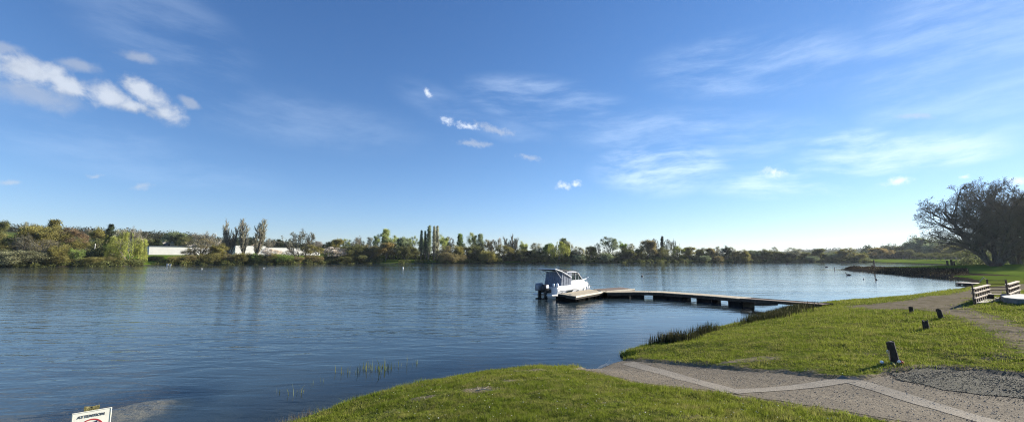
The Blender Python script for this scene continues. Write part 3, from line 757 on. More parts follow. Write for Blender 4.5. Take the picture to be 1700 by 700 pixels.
SHR = [
('shrub0',47,414,66,2,(.20,.20,.11),'pale grey-green bush spreading at the water on the left'),
('shrub1',6,410,34,3,OD,'dark bush in the lower left corner of the far bank'),
('shrub0',100,421,34,2,OL,'low olive bush right of the pale grey-green bush'),
('shrub1',129,411,30,3,GR,'green bush left of the light pole before the parked boats'),
('shrub0',155,425,32,2,OL,'low bush in front of the grey shed'),
('shrub1',183,424,28,2,OL,'low bush left foot of the big yellow willow'),
('shrub0',258,424,22,14,OD,'dark shrub at left end of the white wall'),
('shrub0',300,423,36,3,OL,'low olive bush right of the two white panels'),
('shrub1',322,421,30,3,OB,'brown twiggy bush below the sparse tree before the wall'),
('shrub0',352,418,34,3,OL,'olive bush between the golden brown tree and first poplar'),
('shrub1',378,420,30,3,OB,'brown bush at the foot of the forked poplar'),
('shrub0',402,418,32,3,OL,'olive bush at the foot of the slender poplar'),
('shrub1',424,419,28,3,GR,'green bush at the foot of the thick poplar'),
('shrub0',447,419,30,3,OL,'olive bush below the whitish blossoming tree'),
('shrub0',470,420,30,3,GR,'green bush left of the foot of the wide bare tree'),
('shrub1',492,424,24,3,OB,'brown low bush at the foot of the wide bare tree'),
('shrub0',520,422,30,3,OB,'brown bush right of the wide bare tree trunk'),
('shrub0',572,424,34,3,OD,'dark bush on the bank left of centre'),
('shrub1',600,421,32,3,OD,'dark upright bush beneath the wide dark green tree'),
('shrub0',745,417,34,2,OB,'brownish domed bush right of the five dark poplars'),
('shrub0',762,421,24,3,OB,'brown low bush touching the brownish domed bush'),
('shrub0',811,414,30,2,(.20,.18,.05),'round yellow-olive bush at the water edge near the centre'),
('shrub1',876,424,26,3,OD,'dark bush left of the small whitish bush'),
('shrub1',900,419,24,3,OD,'dark bush left of the bright willow foot'),
('shrub0',960,422,22,2,SG,'grey rounded bush left of the mistletoe tree'),
('shrub0',1007,419,20,2,SG,'grey domed bush under the mistletoe tree'),
('shrub1',1022,424,18,2,OD,'dark domed bush right of the grey domed bush'),
('shrub0',1090,424,28,12,GR,'light green mound shaped bush below the slim dark poplar'),
('shrub0',1168,423,20,2,SG,'grey-green rounded bush fourth along the right hand shore'),
('shrub0',1190,424,18,2,OB,'tan rounded bush right of the grey-green rounded bush'),
('shrub0',1235,425,20,2,OL,'low green bush under the rounded olive tree above the walkway end'),
('shrub0',1345,424,22,2,SG,'pale low bush under the domed dark tree'),
('shrub0',1303,426,20,2,OD,'low bush beneath the flat topped grey tree'),
]
for t in SHR: place_tree(*t)

# the great trees on the right
def great(seed, stems, px, Y, top, w, label, base=None, lean=.45):
    big, small, LV, LF = gen(seed, H=10, env=(5.0,.56,.46), nch=(9,6,6,5,2), ang=(46,40,40,42,42), ratio=(.58,.56,.5,.5,.5), r0=.24, up=(.06,.05,.04,.06,.06), wob=.10,
        stems=stems, stemspread=lean, L0=7.8, limb0=.10, leaves=(3500,.12,.07), minr=.0085, segn=4)
    x, _, zt = aty(px, top, Y); zb = H1(x, Y)
    v, f = tubes(big, 7); v2, f2 = tubes(small, 3)
    t = empty('great_tree', (x, Y, zb), seed*1.3)
    H = zt-zb; sz = H/v2[:,2].max(); sx = (w/F*Y)/(np.percentile(v2[:,0],99.5)-np.percentile(v2[:,0],.5))
    tr = np_mesh('trunk', v, [f], M['bark'], parent=t); tr.color = (.15,.13,.10,1)
    cr = np_mesh('crown', np.vstack([v2, LV]), [np.vstack([f2, LF+len(v2)])], mats=[M['twigd'], M['leaf']], midx=[0]*len(f2)+[1]*len(LF), parent=t); cr.color = (.16,.13,.07,1)
    for o in (tr, cr): o.scale = (sx, sx, sz)
    tag(t, label, 'tree', 'great bare trees on the right bank')
m, n = newmat('dark_twig_mat'); p = n('BsdfDiffuse'); p.inputs['Color'].default_value = (.19,.165,.125,1); n('OutputMaterial', i_Surface=p); M['twigd'] = m
great(21, 5, 1636, 100, 299, 178, 'huge bare tree with low spreading limbs, leftmost of the great trees')
great(22, 3, 1668, 112, 292, 120, 'tall bare great tree rising just right of the leftmost one')
great(23, 3, 1700, 108, 304, 150, 'bare great tree cut by the right edge of the photo')
great(24, 2, 1684, 128, 318, 120, 'bare great tree standing behind the gap between its neighbours')
#great(25, 2, 1745, 104, 300, 150, 'bare great tree whose left branches reach in at the right edge')

# wooded hills and undergrowth (uncountable)
def mass(name, items, label, ls, col, n_each):
    V = []; Fq = []; off = 0
    for (x, y, z, rx, rz) in items:
        d = rng.normal(0, 1, (n_each, 3)); d /= np.linalg.norm(d, axis=1, keepdims=True); d *= rng.uniform(.45, 1, (n_each, 1))**.5
        P = d*np.array([rx, rx, rz])+np.array([x, y, z+rz*.5]); P = P[P[:,2] > z-.5]
        v, f = leafquads(P, ls, rng); V.append(v); Fq.append(f+off); off += len(v)
    o = np_mesh(name, np.vstack(V), [np.vstack(Fq)], M['leaf']); o.color = (*col, 1)
    return tag(o, label, 'undergrowth' if 'under' in name else 'woodland', kind='stuff')
it = []
for px in np.arange(-60, 1450, 3.2):
    if 232 < px < 262 or 622 < px < 738 and rng.uniform() < .75 or 836 < px < 862: continue
    Y = shoreY(px)+rng.uniform(-.6, 5); x = aty(px, 430, Y)[0]
    it.append((x, Y, H1(x, Y)-.4, rng.uniform(1.2, 2.6), rng.uniform(.7, 2.0)))
mass('undergrowth', it, 'low brown and green scrub lining the far bank of the lake', .42, (.165,.18,.065), 420)
it = []
for px in np.arange(540, 1440, 3.0):
    for o_, h_ in ((14, 3.0), (26, 4.2)):
        if 622 < px < 738 and o_ < 20: continue
        Y = shoreY(px)+o_+rng.uniform(-4, 4); x = aty(px, 430, Y)[0]
        it.append((x, Y, H1(x, Y)-.3, rng.uniform(2.2, 3.8), h_*rng.uniform(.6, 1.25)))
for px in np.arange(-80, 200, 4):
    for o_, h_ in ((12, 4), (24, 5.5)):
        Y = shoreY(px)+o_+rng.uniform(-4, 4); x = aty(px, 430, Y)[0]
        it.append((x, Y, H1(x, Y)-.3, rng.uniform(2, 3.4), h_*rng.uniform(.6, 1.2)))
for px in np.arange(1596, 1800, 6):
    Y = 175+rng.uniform(-10, 10); x = aty(px, 430, Y)[0]
    it.append((x, Y, H1(x, Y)-.3, rng.uniform(2, 4), rng.uniform(2.2, 4.5)))
mass('woodland', it, 'dark continuous wood filling in behind the far shore trees', .6, (.14,.16,.065), 330)
it = []
for px in np.arange(1436, 1800, 2.6):
    Y = 445-max(0,px-1560)*.7+rng.uniform(-12, 12); x = aty(px, 430, Y)[0]; k = 1 if px < 1505 else 1.55
    it.append((x, Y, H1(x, Y)-.3, rng.uniform(3, 5), rng.uniform(7, 11.5)*k))
mass('woodland', it, 'dark belt of wood standing behind the bright meadow on the right', .8, (.085,.11,.05), 900)
it = []
for px in np.arange(-200, 560, 3.2):
    for Y in np.arange(420, 760, 56):
        Yj = Y+rng.uniform(-20, 20); x = aty(px+rng.uniform(-2,2), 430, Yj)[0]
        it.append((x, Yj, H1(x, Yj)-1, rng.uniform(6, 10), rng.uniform(4, 8)))
mass('woodland', it, 'dark wooded ridge on the skyline behind the houses on the left', 1.05, (.06,.065,.032), 230)
it = []
for px in np.arange(1330, 1720, 5):
    for Y in (1500, 1620, 1740, 1850):
        Yj = Y+rng.uniform(-40, 40); x = aty(px+rng.uniform(-3,3), 430, Yj)[0]
        it.append((x, Yj, H1(x, Yj)-2, rng.uniform(9, 16), rng.uniform(5, 9)))
mass('woodland', it, 'distant bluish wooded hill seen through the gap at the right end of the lake', 3.5, (.05,.06,.035), 50)
# ---------------------------------------------------------------- materials for built things
M['white'] = simple('white_gelcoat', (.86,.86,.84), .22, var=.04, scale=3)
M['offwhite'] = simple('offwhite_trim', (.62,.62,.60), .4, var=.06)
M['navy'] = simple('navy_canvas', (.012,.016,.032), .7, var=.3)
M['canvas'] = simple('canvas_mat', (.115,.14,.19), .75, var=.25, scale=5)
M['canvas2'] = simple('canvas_seam', (.20,.23,.29), .7, var=.15)
M['engine'] = simple('engine_grey', (.23,.25,.28), .3, var=.15)
M['black'] = simple('black_plastic', (.012,.012,.014), .4, var=.3)
M['steel'] = simple('stainless', (.62,.62,.62), .25, metal=1, var=.05)
def glass():
    m, n = newmat('tinted_glass'); p = n('BsdfPrincipled', i_Roughness=.05); p.inputs['Base Color'].default_value = (.03,.045,.055,1); p.inputs['Specular IOR Level'].default_value = .8
    n('OutputMaterial', i_Surface=p); return m
M['glass'] = glass()
M['deckwood'] = simple('deck_wood', (.46,.37,.24), .8, var=.3, scale=2.2, stretch=(1,9,1), bump=.01, bscale=9, col2=(.66,.56,.38))
M['oldwood'] = simple('brown_deck_wood', (.16,.11,.075), .85, var=.4, scale=3, stretch=(1,8,1), bump=.01)
M['edgewood'] = simple('pale_edge_board', (.60,.54,.42), .75, var=.15, scale=3)
M['float'] = simple('float_black', (.007,.007,.0065), 1, var=.4, scale=4, spec=0)
M['darksteel'] = simple('dark_frame', (.045,.04,.033), .9, var=.4, spec=.15)
M['post'] = simple('charred_post', (.035,.028,.022), .9, var=.5, scale=9, stretch=(2,2,.5), bump=.02, bscale=20)
M['railwood'] = simple('weathered_rail', (.50,.40,.29), .85, var=.3, scale=6, stretch=(1,6,1), bump=.006)
M['darkwood'] = simple('dark_baluster', (.085,.055,.04), .85, var=.4, scale=8)
M['concrete'] = simple('concrete_mat', (.42,.39,.34), .9, var=.2, scale=4, bump=.01, bscale=30)
M['conside'] = simple('concrete_side', (.16,.165,.16), .9, var=.3, scale=5, bump=.01)
M['wallwhite'] = simple('white_render', (.72,.70,.66), .85, var=.06, scale=.3)
M['cream'] = simple('cream_render', (.55,.47,.30), .85, var=.1, scale=.4)
M['pink'] = simple('pink_render', (.55,.38,.32), .85, var=.1, scale=.4)
M['greyclad'] = simple('grey_cladding', (.27,.25,.24), .8, var=.2, scale=.5)
M['slate'] = simple('slate_roof', (.06,.06,.07), .7, var=.3, scale=1.2)
M['tileroof'] = simple('pale_tile_roof', (.24,.22,.16), .85, var=.25, scale=1.2)
M['win'] = simple('window_dark', (.03,.035,.045), .15, var=.3)

# ---------------------------------------------------------------- cabin boat
ph = R(45)
Xc, Yc = 3.08, 37.3
boat = tag(empty('cabin_boat', (Xc, Yc, 0), ph), 'white cabin motorboat with grey canvas cockpit enclosure moored beside the pontoon', 'boat')
def sta(x):
    t = max(0, (x-2.6)/3.4); b = 1.14*(1-t**2.3*.93); sh = .80+.36*max(0,x/6)**1.4; ke = -.32+.75*max(0,(x-4.2)/1.8)**2
    ch = .06+.42*t**1.6; cb = b*(.86-.25*t)
    return [(x,-b,sh),(x+.0,-b*1.0,sh-.18),(x,-cb,ch),(x,0,ke),(x,cb,ch),(x,b,sh-.18),(x,b,sh)]
xs = [0,.6,1.4,2.2,3,3.7,4.3,4.8,5.2,5.55,5.82,6.0]
m = MB(); m.loft([sta(x) for x in xs]); hull = m.build('hull', M['white'], boat, bevel=.0)
m = MB(); dk = [[(x, -sta(x)[0][1]*-1*s if False else s*(-sta(x)[0][1])-s*.03, sta(x)[0][2]-.03+.0) for s in (-1, 0, 1)] for x in xs]
m.loft([[(x, -(-sta(x)[0][1]-.04), sta(x)[0][2]-.06) if False else (x, sta(x)[0][1]+.04, sta(x)[0][2]-.05), (x, 0, sta(x)[0][2]+.03), (x, -sta(x)[0][1]-.04, sta(x)[0][2]-.05)] for x in xs], caps=False); m.build('deck', M['white'], boat)
m = MB()
for s in (-1, 1): m.tube([(x, s*(-sta(x)[0][1]+.012), sta(x)[0][2]-.16) for x in xs], .03, 6)
m.build('rub_rail', M['offwhite'], hull)
# dark glass port and grey graphic shapes on both hull sides
def hullpt(x, s, k):   # k 0 = sheer-.18, 1 = chine
    q = sta(x); a = Vector(q[1]); b = Vector(q[2]); p = a.lerp(b, k); p.y = p.y-.012; 
    return Vector((p.x, p.y*(-s), p.z)) if s < 0 else p
for s in (1, -1):
    for poly in ([(1.2,.12),(2.25,.08),(2.0,.42),(1.45,.46)], [(.35,.75),(.62,.2),(.95,.3),(1.05,.75)], [(2.45,.72),(2.9,.2),(3.15,.25),(3.2,.72)]):
        m = MB(); P_ = [hullpt(x, 1, k) for x, k in poly]
        if s < 0: P_ = [Vector((p.x, -p.y, p.z)) for p in P_]
        cen = sum(P_, Vector())/len(P_); out = Vector((0, -s, .0))
        m.add([p+out*.02 for p in P_]+[p-out*.03 for p in P_], [(0,1,2,3),(7,6,5,4),(0,4,5,1),(1,5,6,2),(2,6,7,3),(3,7,4,0)])
        m.build('hull_port_graphic', M['engine'] if poly[0][0] != 1.2 else M['glass'], hull)
# cockpit coaming and swim platforms
m = MB(); m.box((.3,0,.83),(.5,2.1,.22)); m.box((1.2,-.95,.92),(2.0,.16,.26)); m.box((1.2,.95,.92),(2.0,.16,.26)); m.build('coaming', M['white'], boat, bevel=.04)
for s in (-1, 1):
    m = MB(); m.box((-.32,s*.78,.30),(.72,.66,.14)); m.build('swim_platform', M['offwhite'], boat, bevel=.04)
# wheelhouse
cab = MB()
for s in (-1,1):
    pass
sec = lambda x, w, z0, z1: [(x,-w,z0),(x,-w*.97,z1),(x,w*.97,z1),(x,w,z0)]
cab.loft([sec(2.25,.92,.8,1.42), sec(3.9,.86,.85,1.42), sec(4.5,.76,.9,1.35), sec(5.35,.34,1.0,1.16)], caps=True)
house = cab.build('cabin', M['white'], boat, bevel=.03)
m = MB(); m.loft([sec(2.3,.87,1.42,2.12), sec(3.45,.80,1.42,2.1), sec(4.15,.78,1.42,1.46)], caps=True); m.build('window_band', M['glass'], house)
m = MB()
for s in (-1,1):
    m.tube([(2.28,s*.89,1.4),(2.28,s*.87,2.12)], .05, 6); m.tube([(2.95,s*.87,1.4),(2.9,s*.84,2.1)], .03, 6); m.tube([(3.45,s*.83,1.4),(3.4,s*.80,2.1)], .022, 6)
    m.tube([(3.42,s*.80,2.1),(4.16,s*.78,1.44)], .045, 6)
    m.tube([(2.28,s*.90,1.43),(4.16,s*.80,1.45)], .03, 6)
m.tube([(3.45,0,2.12),(4.17,0,1.46)], .03, 6)
m.build('window_frame', M['white'], house)
m = MB()
rf = lambda x, w, z, t: [(x,-w,z-t),(x,-w*.8,z+.03),(x,0,z+.07),(x,w*.8,z+.03),(x,w,z-t)]
m.loft([rf(1.55,.80,2.2,.05), rf(2.2,.96,2.24,.05), rf(3.1,.92,2.2,.05), rf(3.55,.82,2.1,.04), rf(3.68,.74,2.0,.02)]); m.build('roof', M['white'], house, bevel=.0)
m = MB()
for s in (-1,1): m.box((2.9,s*.72,2.29),(1.5,.03,.05))
m.tube([(2.1,.2,2.27),(2.1,.2,2.5)], .02, 6)
m.build('roof_rack', M['darksteel'], house)
# canvas enclosure and raised dark awning
m = MB()
for s in (-1,1): m.add([(.72,s*.96,1.0),(2.24,s*.93,1.0),(2.24,s*.9,2.14),(1.0,s*.9,2.22),(.72,s*.94,1.0),(.72,s*.92,1.0)][:4]+[(.72,s*.93,1.0),(2.24,s*.90,1.0),(2.24,s*.87,2.14),(1.0,s*.87,2.22)], [(0,1,2,3),(7,6,5,4),(0,4,5,1),(1,5,6,2),(2,6,7,3),(3,7,4,0)])
m.add([(.70,-.95,.95),(.70,.95,.95),(.98,.89,2.21),(.98,-.89,2.21),(.73,-.95,.95),(.73,.95,.95),(1.01,.89,2.21),(1.01,-.89,2.21)], [(0,1,2,3),(7,6,5,4),(0,4,5,1),(1,5,6,2),(2,6,7,3),(3,7,4,0)])
enc = m.build('canvas_enclosure', M['canvas'], boat)
m = MB()
for s in (-1,1):
    for x in (1.12, 1.5, 1.9): m.tube([(x,s*.975,1.0),(x+.04,s*.915,2.15)], .014, 5)
for y in (-.5, 0, .5): m.tube([(.69,y,.97),(.97,y,2.19)], .014, 5)
m.build('seam', M['canvas2'], enc)
aw = MB(); aw.add([(-.05,-.98,2.50),(-.05,.98,2.50),(1.9,.92,2.34),(1.9,-.92,2.34),(-.05,-.98,2.44),(-.05,.98,2.44),(1.9,.92,2.24),(1.9,-.92,2.24)], [(3,2,1,0),(4,5,6,7),(0,1,5,4),(1,2,6,5),(2,3,7,6),(3,0,4,7)])
awn = aw.build('awning', M['navy'], boat)
m = MB()
for s in (-1,1):
    m.tube([(-.1,s*1.0,2.5),(.9,s*.98,2.26),(2.2,s*.97,1.72)], .045, 6)
    m.tube([(-.08,s*.98,2.46),(.75,s*.95,1.7)], .022, 6)
m.tube([(-.1,-1.0,2.5),(-.1,1.0,2.5)], .04, 6)
m.build('awning_frame', M['white'], awn)
# rails
m = MB()
for s in (-1,1):
    pts = [(3.4,s*.98,1.0+.1),(3.7,s*.97,1.38),(4.7,s*.74,1.5),(5.6,s*.3,1.58),(6.12,s*.08,1.6)]
    m.tube(pts, .018, 6)
    for x, w, z in ((4.2,.86,1.44),(4.9,.66,1.51),(5.5,.34,1.57)): m.tube([(x,s*w,1.05),(x,s*w,z)], .013, 5)
m.tube([(6.12,-.08,1.6),(6.2,0,1.6),(6.12,.08,1.6)], .018, 6); m.tube([(6.0,0,1.15),(6.2,0,1.6)], .015, 5)
m.build('bow_rail', M['steel'], boat)
# outboards
def outboard(y, mat, sc=1.0, tilt=0):
    e = MB()
    prof = [(-.42,.55),(-.30,.72),(-.05,.80),(.18,.72),(.28,.5)]
    e.loft([[(x*sc-.62, y+wy*.26*sc*k, .98*sc+zz*.6*sc-.2) for wy, zz in ((-1,0),(-.9,.55),(-.5,.85),(.5,.85),(.9,.55),(1,0),(.7,-.2),(-.7,-.2))] for x, k in ((-.40,.55),(-.3,.9),(0,1),(.25,.95),(.36,.6))], close=True)
    o = e.build('outboard_engine', mat, boat, smooth=True)
    l = MB(); l.box((-.60,y,.42),(.30,.16,.85)); l.box((-.72,y,.03),(.7,.12,.06)); l.box((-.2,y,.62),(.4,.30,.3)); l.tube([(-1.0,y,-.05),(-.45,y,-.05)], [.03,.07], 8)
    l.build('engine_leg', M['black'], o); return o
outboard(.38, M['engine']); outboard(-.30, M['black'], .95)
m = MB(); m.add([(-1.0,-.56,1.0),(-.62,-.57,1.25),(-.42,-.57,1.15),(-.45,-.57,.85),(-.8,-.565,.78)], [(0,1,2,3,4)]); 
m2 = MB(); m2.box((-.62,-.54,1.02),(.36,.05,.26)); m2.build('engine_panel', M['white'], boat, bevel=.02)
m = MB(); m.lathe([(0,0),(.10,.03),(.13,.15),(.12,.3),(.05,.38),(0,.4)], (.15,-1.0,.92), 10); m.lathe([(0,0),(.09,.03),(.10,.2),(.08,.3),(0,.33)], (.12,-.62,.94), 10); m.build('fender', M['white'], boat, smooth=True)
for x in (4.5, 5.3):
    m = MB(); m.lathe([(0,-.28),(.09,-.24),(.12,-.1),(.12,.1),(.09,.24),(0,.28)], (x, sta(x)[0][1]-.14, .55), 10); m.tube([(x,sta(x)[0][1]-.14,.8),(x,sta(x)[0][1]+.05,1.15)], .012, 5); m.build('fender', M['white'], boat, smooth=True)
m = MB(); m.tube([(0,0,0),(.55,.4,.02)], .02, 5)
# ---------------------------------------------------------------- pontoons
def sl(P_): return [Vector((p[0], p[1], 0)) for p in P_]
def deckpiece(name, quad, z, thick, label, cat, planks=True, mat='deckwood', edge=(1,1,1,1), floats=(), plankdir=0, group=None):
    """quad: 4 world points (long side 0-1 and 3-2)"""
    q = [Vector((*p, 0)) for p in quad]; c = sum(q, Vector())/4; t = tag(empty(name, (c.x, c.y, 0)), label, cat, group)
    q = [p-c for p in q]
    L = ((q[1]-q[0]).length+(q[2]-q[3]).length)/2; n = max(2, int(L/.15)); m = MB()
    for i in range(n):
        a, b = i/n+.006/L*1.2, (i+1)/n-.006/L*1.2
        p = [q[0].lerp(q[1], a), q[0].lerp(q[1], b), q[3].lerp(q[2], b), q[3].lerp(q[2], a)]; dz = random.uniform(-.003,.003)
        m.add([(v.x, v.y, z+dz) for v in p]+[(v.x, v.y, z-.035) for v in p], [(0,1,2,3),(7,6,5,4),(0,4,5,1),(1,5,6,2),(2,6,7,3),(3,7,4,0)])
    m.build('decking', M[mat], t)
    m = MB()
    for i in range(4):
        a, b = q[i], q[(i+1)%4]; d = (b-a); m.box(((a.x+b.x)/2, (a.y+b.y)/2, z-.04-thick/2), (d.length+.04, .08, thick), math.atan2(d.y, d.x))
    m.build('side_beam', M['darksteel'], t)
    for i in range(4):
        if not edge[i]: continue
        m = MB(); a, b = q[i], q[(i+1)%4]; d = (b-a); nn = Vector((d.y,-d.x,0)).normalized(); mid = (a+b)/2+nn*.05
        m.box((mid.x, mid.y, z-.045), (d.length, .05, .13), math.atan2(d.y, d.x)); m.build('edge_board', M['edgewood'], t)
    for fp, fr, w, l in floats:
        p = q[0].lerp(q[1], fp).lerp(q[3].lerp(q[2], fp), .5); d = q[1]-q[0]
        m = MB(); m.box((p.x, p.y, .10), (w, l, .50), math.atan2(d.y, d.x)); m.build('float', M['float'], t, bevel=.03)
    return t
zt = .52
fdir = Vector((math.cos(R(52)), math.sin(R(52)))); 
A = Vector(atz(955,491.3,zt)); Bq = Vector(atz(1004,483.0,zt)); Cq = Vector(atz(1000,480.3,zt)); Dq = Vector(atz(927,487.2,zt))
deckpiece('pontoon_finger', [A,Bq,Bq+(Dq-A)*.92,Dq], zt, .22, 'short timber pontoon finger with pale edge alongside the white boat', 'pontoon', edge=(1,0,0,0), floats=((.12,0,1.4,2.0),(.36,0,.5,2.0),(.6,0,.5,2.0),(.85,0,1.0,2.0)))
E0 = Vector(atz(1003,483.4,zt)); E1 = Vector(atz(1053,479.2,zt)); E2 = Vector(atz(1030,476.4,zt)); E3 = Vector(atz(985,480.2,zt))
deckpiece('pontoon_platform', [E0+Vector((.2,.2)),E1,E2,E3+Vector((.1,.3))], zt+.012, .2, 'brown decked platform with pale edge behind the head of the walkway', 'pontoon', mat='oldwood', edge=(1,0,0,0), floats=((.3,0,1.4,1.4),(.8,0,1.2,1.4)))
far_ = [(1003,482.6),(1053,482.0),(1100,482.9),(1150,486.2),(1195,489.4),(1240,493.2)]
W_ = 1.55; cen = []
ctr = [Vector(atz(x, y+1.2, zt)) for x, y in far_]
for i, p in enumerate(ctr):
    d = (ctr[min(i+1,5)]-ctr[max(i-1,0)]).normalized(); nv = Vector((-d.y, d.x)); cen.append((p+nv*W_/2, p-nv*W_/2))
walk = tag(empty('floating_walkway', (ctr[2].x, ctr[2].y, 0)), 'long curved timber floating walkway on dark floats leading from pontoon to shore', 'walkway')
c0 = Vector((ctr[2].x, ctr[2].y)); m = MB(); mb = MB()
for i in range(5):
    (a0_, a1_), (b0_, b1_) = cen[i], cen[i+1]; L = ((b0_-a0_).length+(b1_-a1_).length)/2; n_ = int(L/.14)
    for k in range(n_):
        f0, f1 = k/n_+.004, (k+1)/n_-.004; dz = random.uniform(-.004,.004)
        p = [a1_.lerp(b1_,f0), a1_.lerp(b1_,f1), a0_.lerp(b0_,f1), a0_.lerp(b0_,f0)]; p = [v-c0 for v in p]
        m.add([(v.x,v.y,zt+dz+.004) for v in p]+[(v.x,v.y,zt-.035) for v in p], [(0,1,2,3),(7,6,5,4),(0,4,5,1),(1,5,6,2),(2,6,7,3),(3,7,4,0)])
    for u, v in ((a0_,b0_),(a1_,b1_)):
        d = v-u; mid = (u+v)/2-c0; mb.box((mid.x,mid.y,zt-.15),(d.length+.02,.08,.22), math.atan2(d.y,d.x))
m.build('decking', M['deckwood'], walk); mb.build('side_beam', M['darksteel'], walk)
for fx, w in ((1022,1.9),(1058,1.1),(1098,1.35),(1128,1.25),(1176,1.25),(1230,1.15)):
    y = np.interp(fx, [p[0] for p in far_], [p[1]+1.2 for p in far_]); p = Vector(atz(fx, y, zt)); i = max(k for k in range(5) if far_[k][0] <= fx); d = ctr[i+1]-ctr[i]
    m = MB(); m.box((p.x-c0.x, p.y-c0.y, .08), (w, 1.5, .50), math.atan2(d.y,d.x)); m.build('float', M['float'], walk, bevel=.04)
# gangway to the shore
g0 = Vector((*atz(1238,495.2,zt), zt+.02)); gx, gy = G(1374,507.5); g1 = Vector((gx, gy, H1(gx,gy)+.10)); dv = g1-g0; L = dv.length
gw = tag(empty('gangway', g0), 'dark sloping gangway joining the floating walkway to the grassy bank', 'gangway')
m = MB(); d = dv.normalized(); nv = Vector((-d.y,d.x,0)).normalized()
for k in range(int(L/.2)):
    a = d*(k*.2+.01); b = d*(k*.2+.19)
    m.add([a-nv*.6,b-nv*.6,b+nv*.6,a+nv*.6]+[v-Vector((0,0,.04)) for v in (a-nv*.6,b-nv*.6,b+nv*.6,a+nv*.6)], [(0,1,2,3),(7,6,5,4),(0,4,5,1),(1,5,6,2),(2,6,7,3),(3,7,4,0)])
m.build('decking', M['oldwood'], gw)
m = MB()
for s in (-1,1):
    o_ = nv*s*.64; m.add([o_+Vector((0,0,.03))-nv*.03, o_+dv+Vector((0,0,.03))-nv*.03, o_+dv+nv*.03+Vector((0,0,.03)), o_+nv*.03+Vector((0,0,.03)), o_-nv*.03-Vector((0,0,.2)), o_+dv-nv*.03-Vector((0,0,.12)), o_+dv+nv*.03-Vector((0,0,.12)), o_+nv*.03-Vector((0,0,.2))], [(0,1,2,3),(7,6,5,4),(0,4,5,1),(1,5,6,2),(2,6,7,3),(3,7,4,0)])
m.build('side_beam', M['darksteel'], gw)
px_, py_ = atz(1272,505.5)
m = MB(); m.tube([(-1.15,-.1,.02),(0,0,.05),(1.15,.12,.02)], [.10,.13,.09], 8); lg = m.build('floating_log', M['post']); lg.location = (px_, py_+.4, 0); tag(lg, 'dark floating log lying under the gangway', 'log')

fb = Vector((*atz(960,487.5,zt), 0)); fw = Vector((*atz(990,482.2,zt), 0))
cb_, sb_ = math.cos(ph), math.sin(ph)
def bw(x, y, z): return Vector((Xc+x*cb_-y*sb_, Yc+x*sb_+y*cb_, z))
for i, (p, q) in enumerate(((bw(.2,-1.05,.85), Vector((A.x*.7+Dq.x*.3, A.y*.7+Dq.y*.3, zt+.05))), (bw(5.2,-.55,1.12), Vector((Bq.x*.8+A.x*.2, Bq.y*.8+A.y*.2, zt+.05))))):
    m = MB(); mid = (p+q)/2-Vector((0,0,.12)); m.tube([p-q, mid-q, Vector((0,0,0))], .016, 5); o = m.build('mooring_line', M['edgewood']); o.location = q; tag(o, ['pale mooring line from the stern of the white boat to the pontoon','pale mooring line from the bow of the white boat to the pontoon'][i], 'rope', 'mooring lines of the boat')
    m = MB(); m.box((0,0,.04),(.06,.06,.07)); m.box((0,0,.08),(.26,.05,.035)); o = m.build('cleat', M['steel']); o.location = q-Vector((0,0,.045)); tag(o, ['small steel cleat on the pontoon by the boat stern','small steel cleat on the pontoon by the boat bow'][i], 'cleat', 'cleats on the pontoon')
# ---------------------------------------------------------------- footbridge at the right
gx, gy = G(1618, 505); z0 = H1(gx, gy)
br = tag(empty('footbridge', (gx, gy, z0)), 'small wooden footbridge with slatted side rails at the right edge', 'footbridge')
u = Vector((*atz(1642,497,z0), 0))-Vector((gx,gy,0)); u = Vector((.80,.60,0))*4.3; ud = u.normalized()
v = Vector((.62,-.10,0)).normalized(); wv = 2.05
q1 = G(1644,494.5); u = Vector((q1[0]-gx, q1[1]-gy, 0)); LU = u.length; ud = u.normalized(); q2 = G(1675,499.5); v = Vector((q2[0]-gx, q2[1]-gy, 0)); rot = math.atan2(ud.y, ud.x); rv = math.atan2(v.y, v.x); print('bridge', LU, v.length)
m = MB()
for k in range(int(LU/.155)):
    a = ud*(k*.155+.01); b = ud*(k*.155+.145); c4 = [a, b, b+v, a+v]; m.add([(p.x,p.y,.07) for p in c4]+[(p.x,p.y,-.02) for p in c4], [(3,2,1,0),(4,5,6,7),(0,1,5,4),(1,2,6,5),(2,3,7,6),(3,0,4,7)])
m.build('decking', simple('pale_deck', (.34,.31,.24), .85, var=.3, scale=4), br)
def railing(off, z00, label=None, low=True):
    r_ = MB(); 
    for zz in (.27, .51, .72): r_.box(tuple(u*.5+off+Vector((0,0,zz+z00))), (LU, .14, .05), rot)
    o = r_.build('railing', M['railwood'], br)
    for k in range(8):
        p = MB(); p.box(tuple(u*((k+.15)/7.3)+off+Vector((0,0,.36+z00))), (.07, .045, .70), rot); p.build('baluster', M['darkwood'], o)
    p = MB(); p.box(tuple(ud*-.05+off+Vector((0,0,.45+z00))), (.05,.05,1.0), rot); p.build('end_post', M['darkwood'], o)
    if low:
        for k in range(8):
            b = MB(); b.box(tuple(u*((k+.3)/8)+off+Vector((0,0,.10+z00))), (.22, .10, .30), rot); b.build('lower_board', M['darkwood'], o)
railing(Vector((0,0,0)), 0); railing(v, .13)
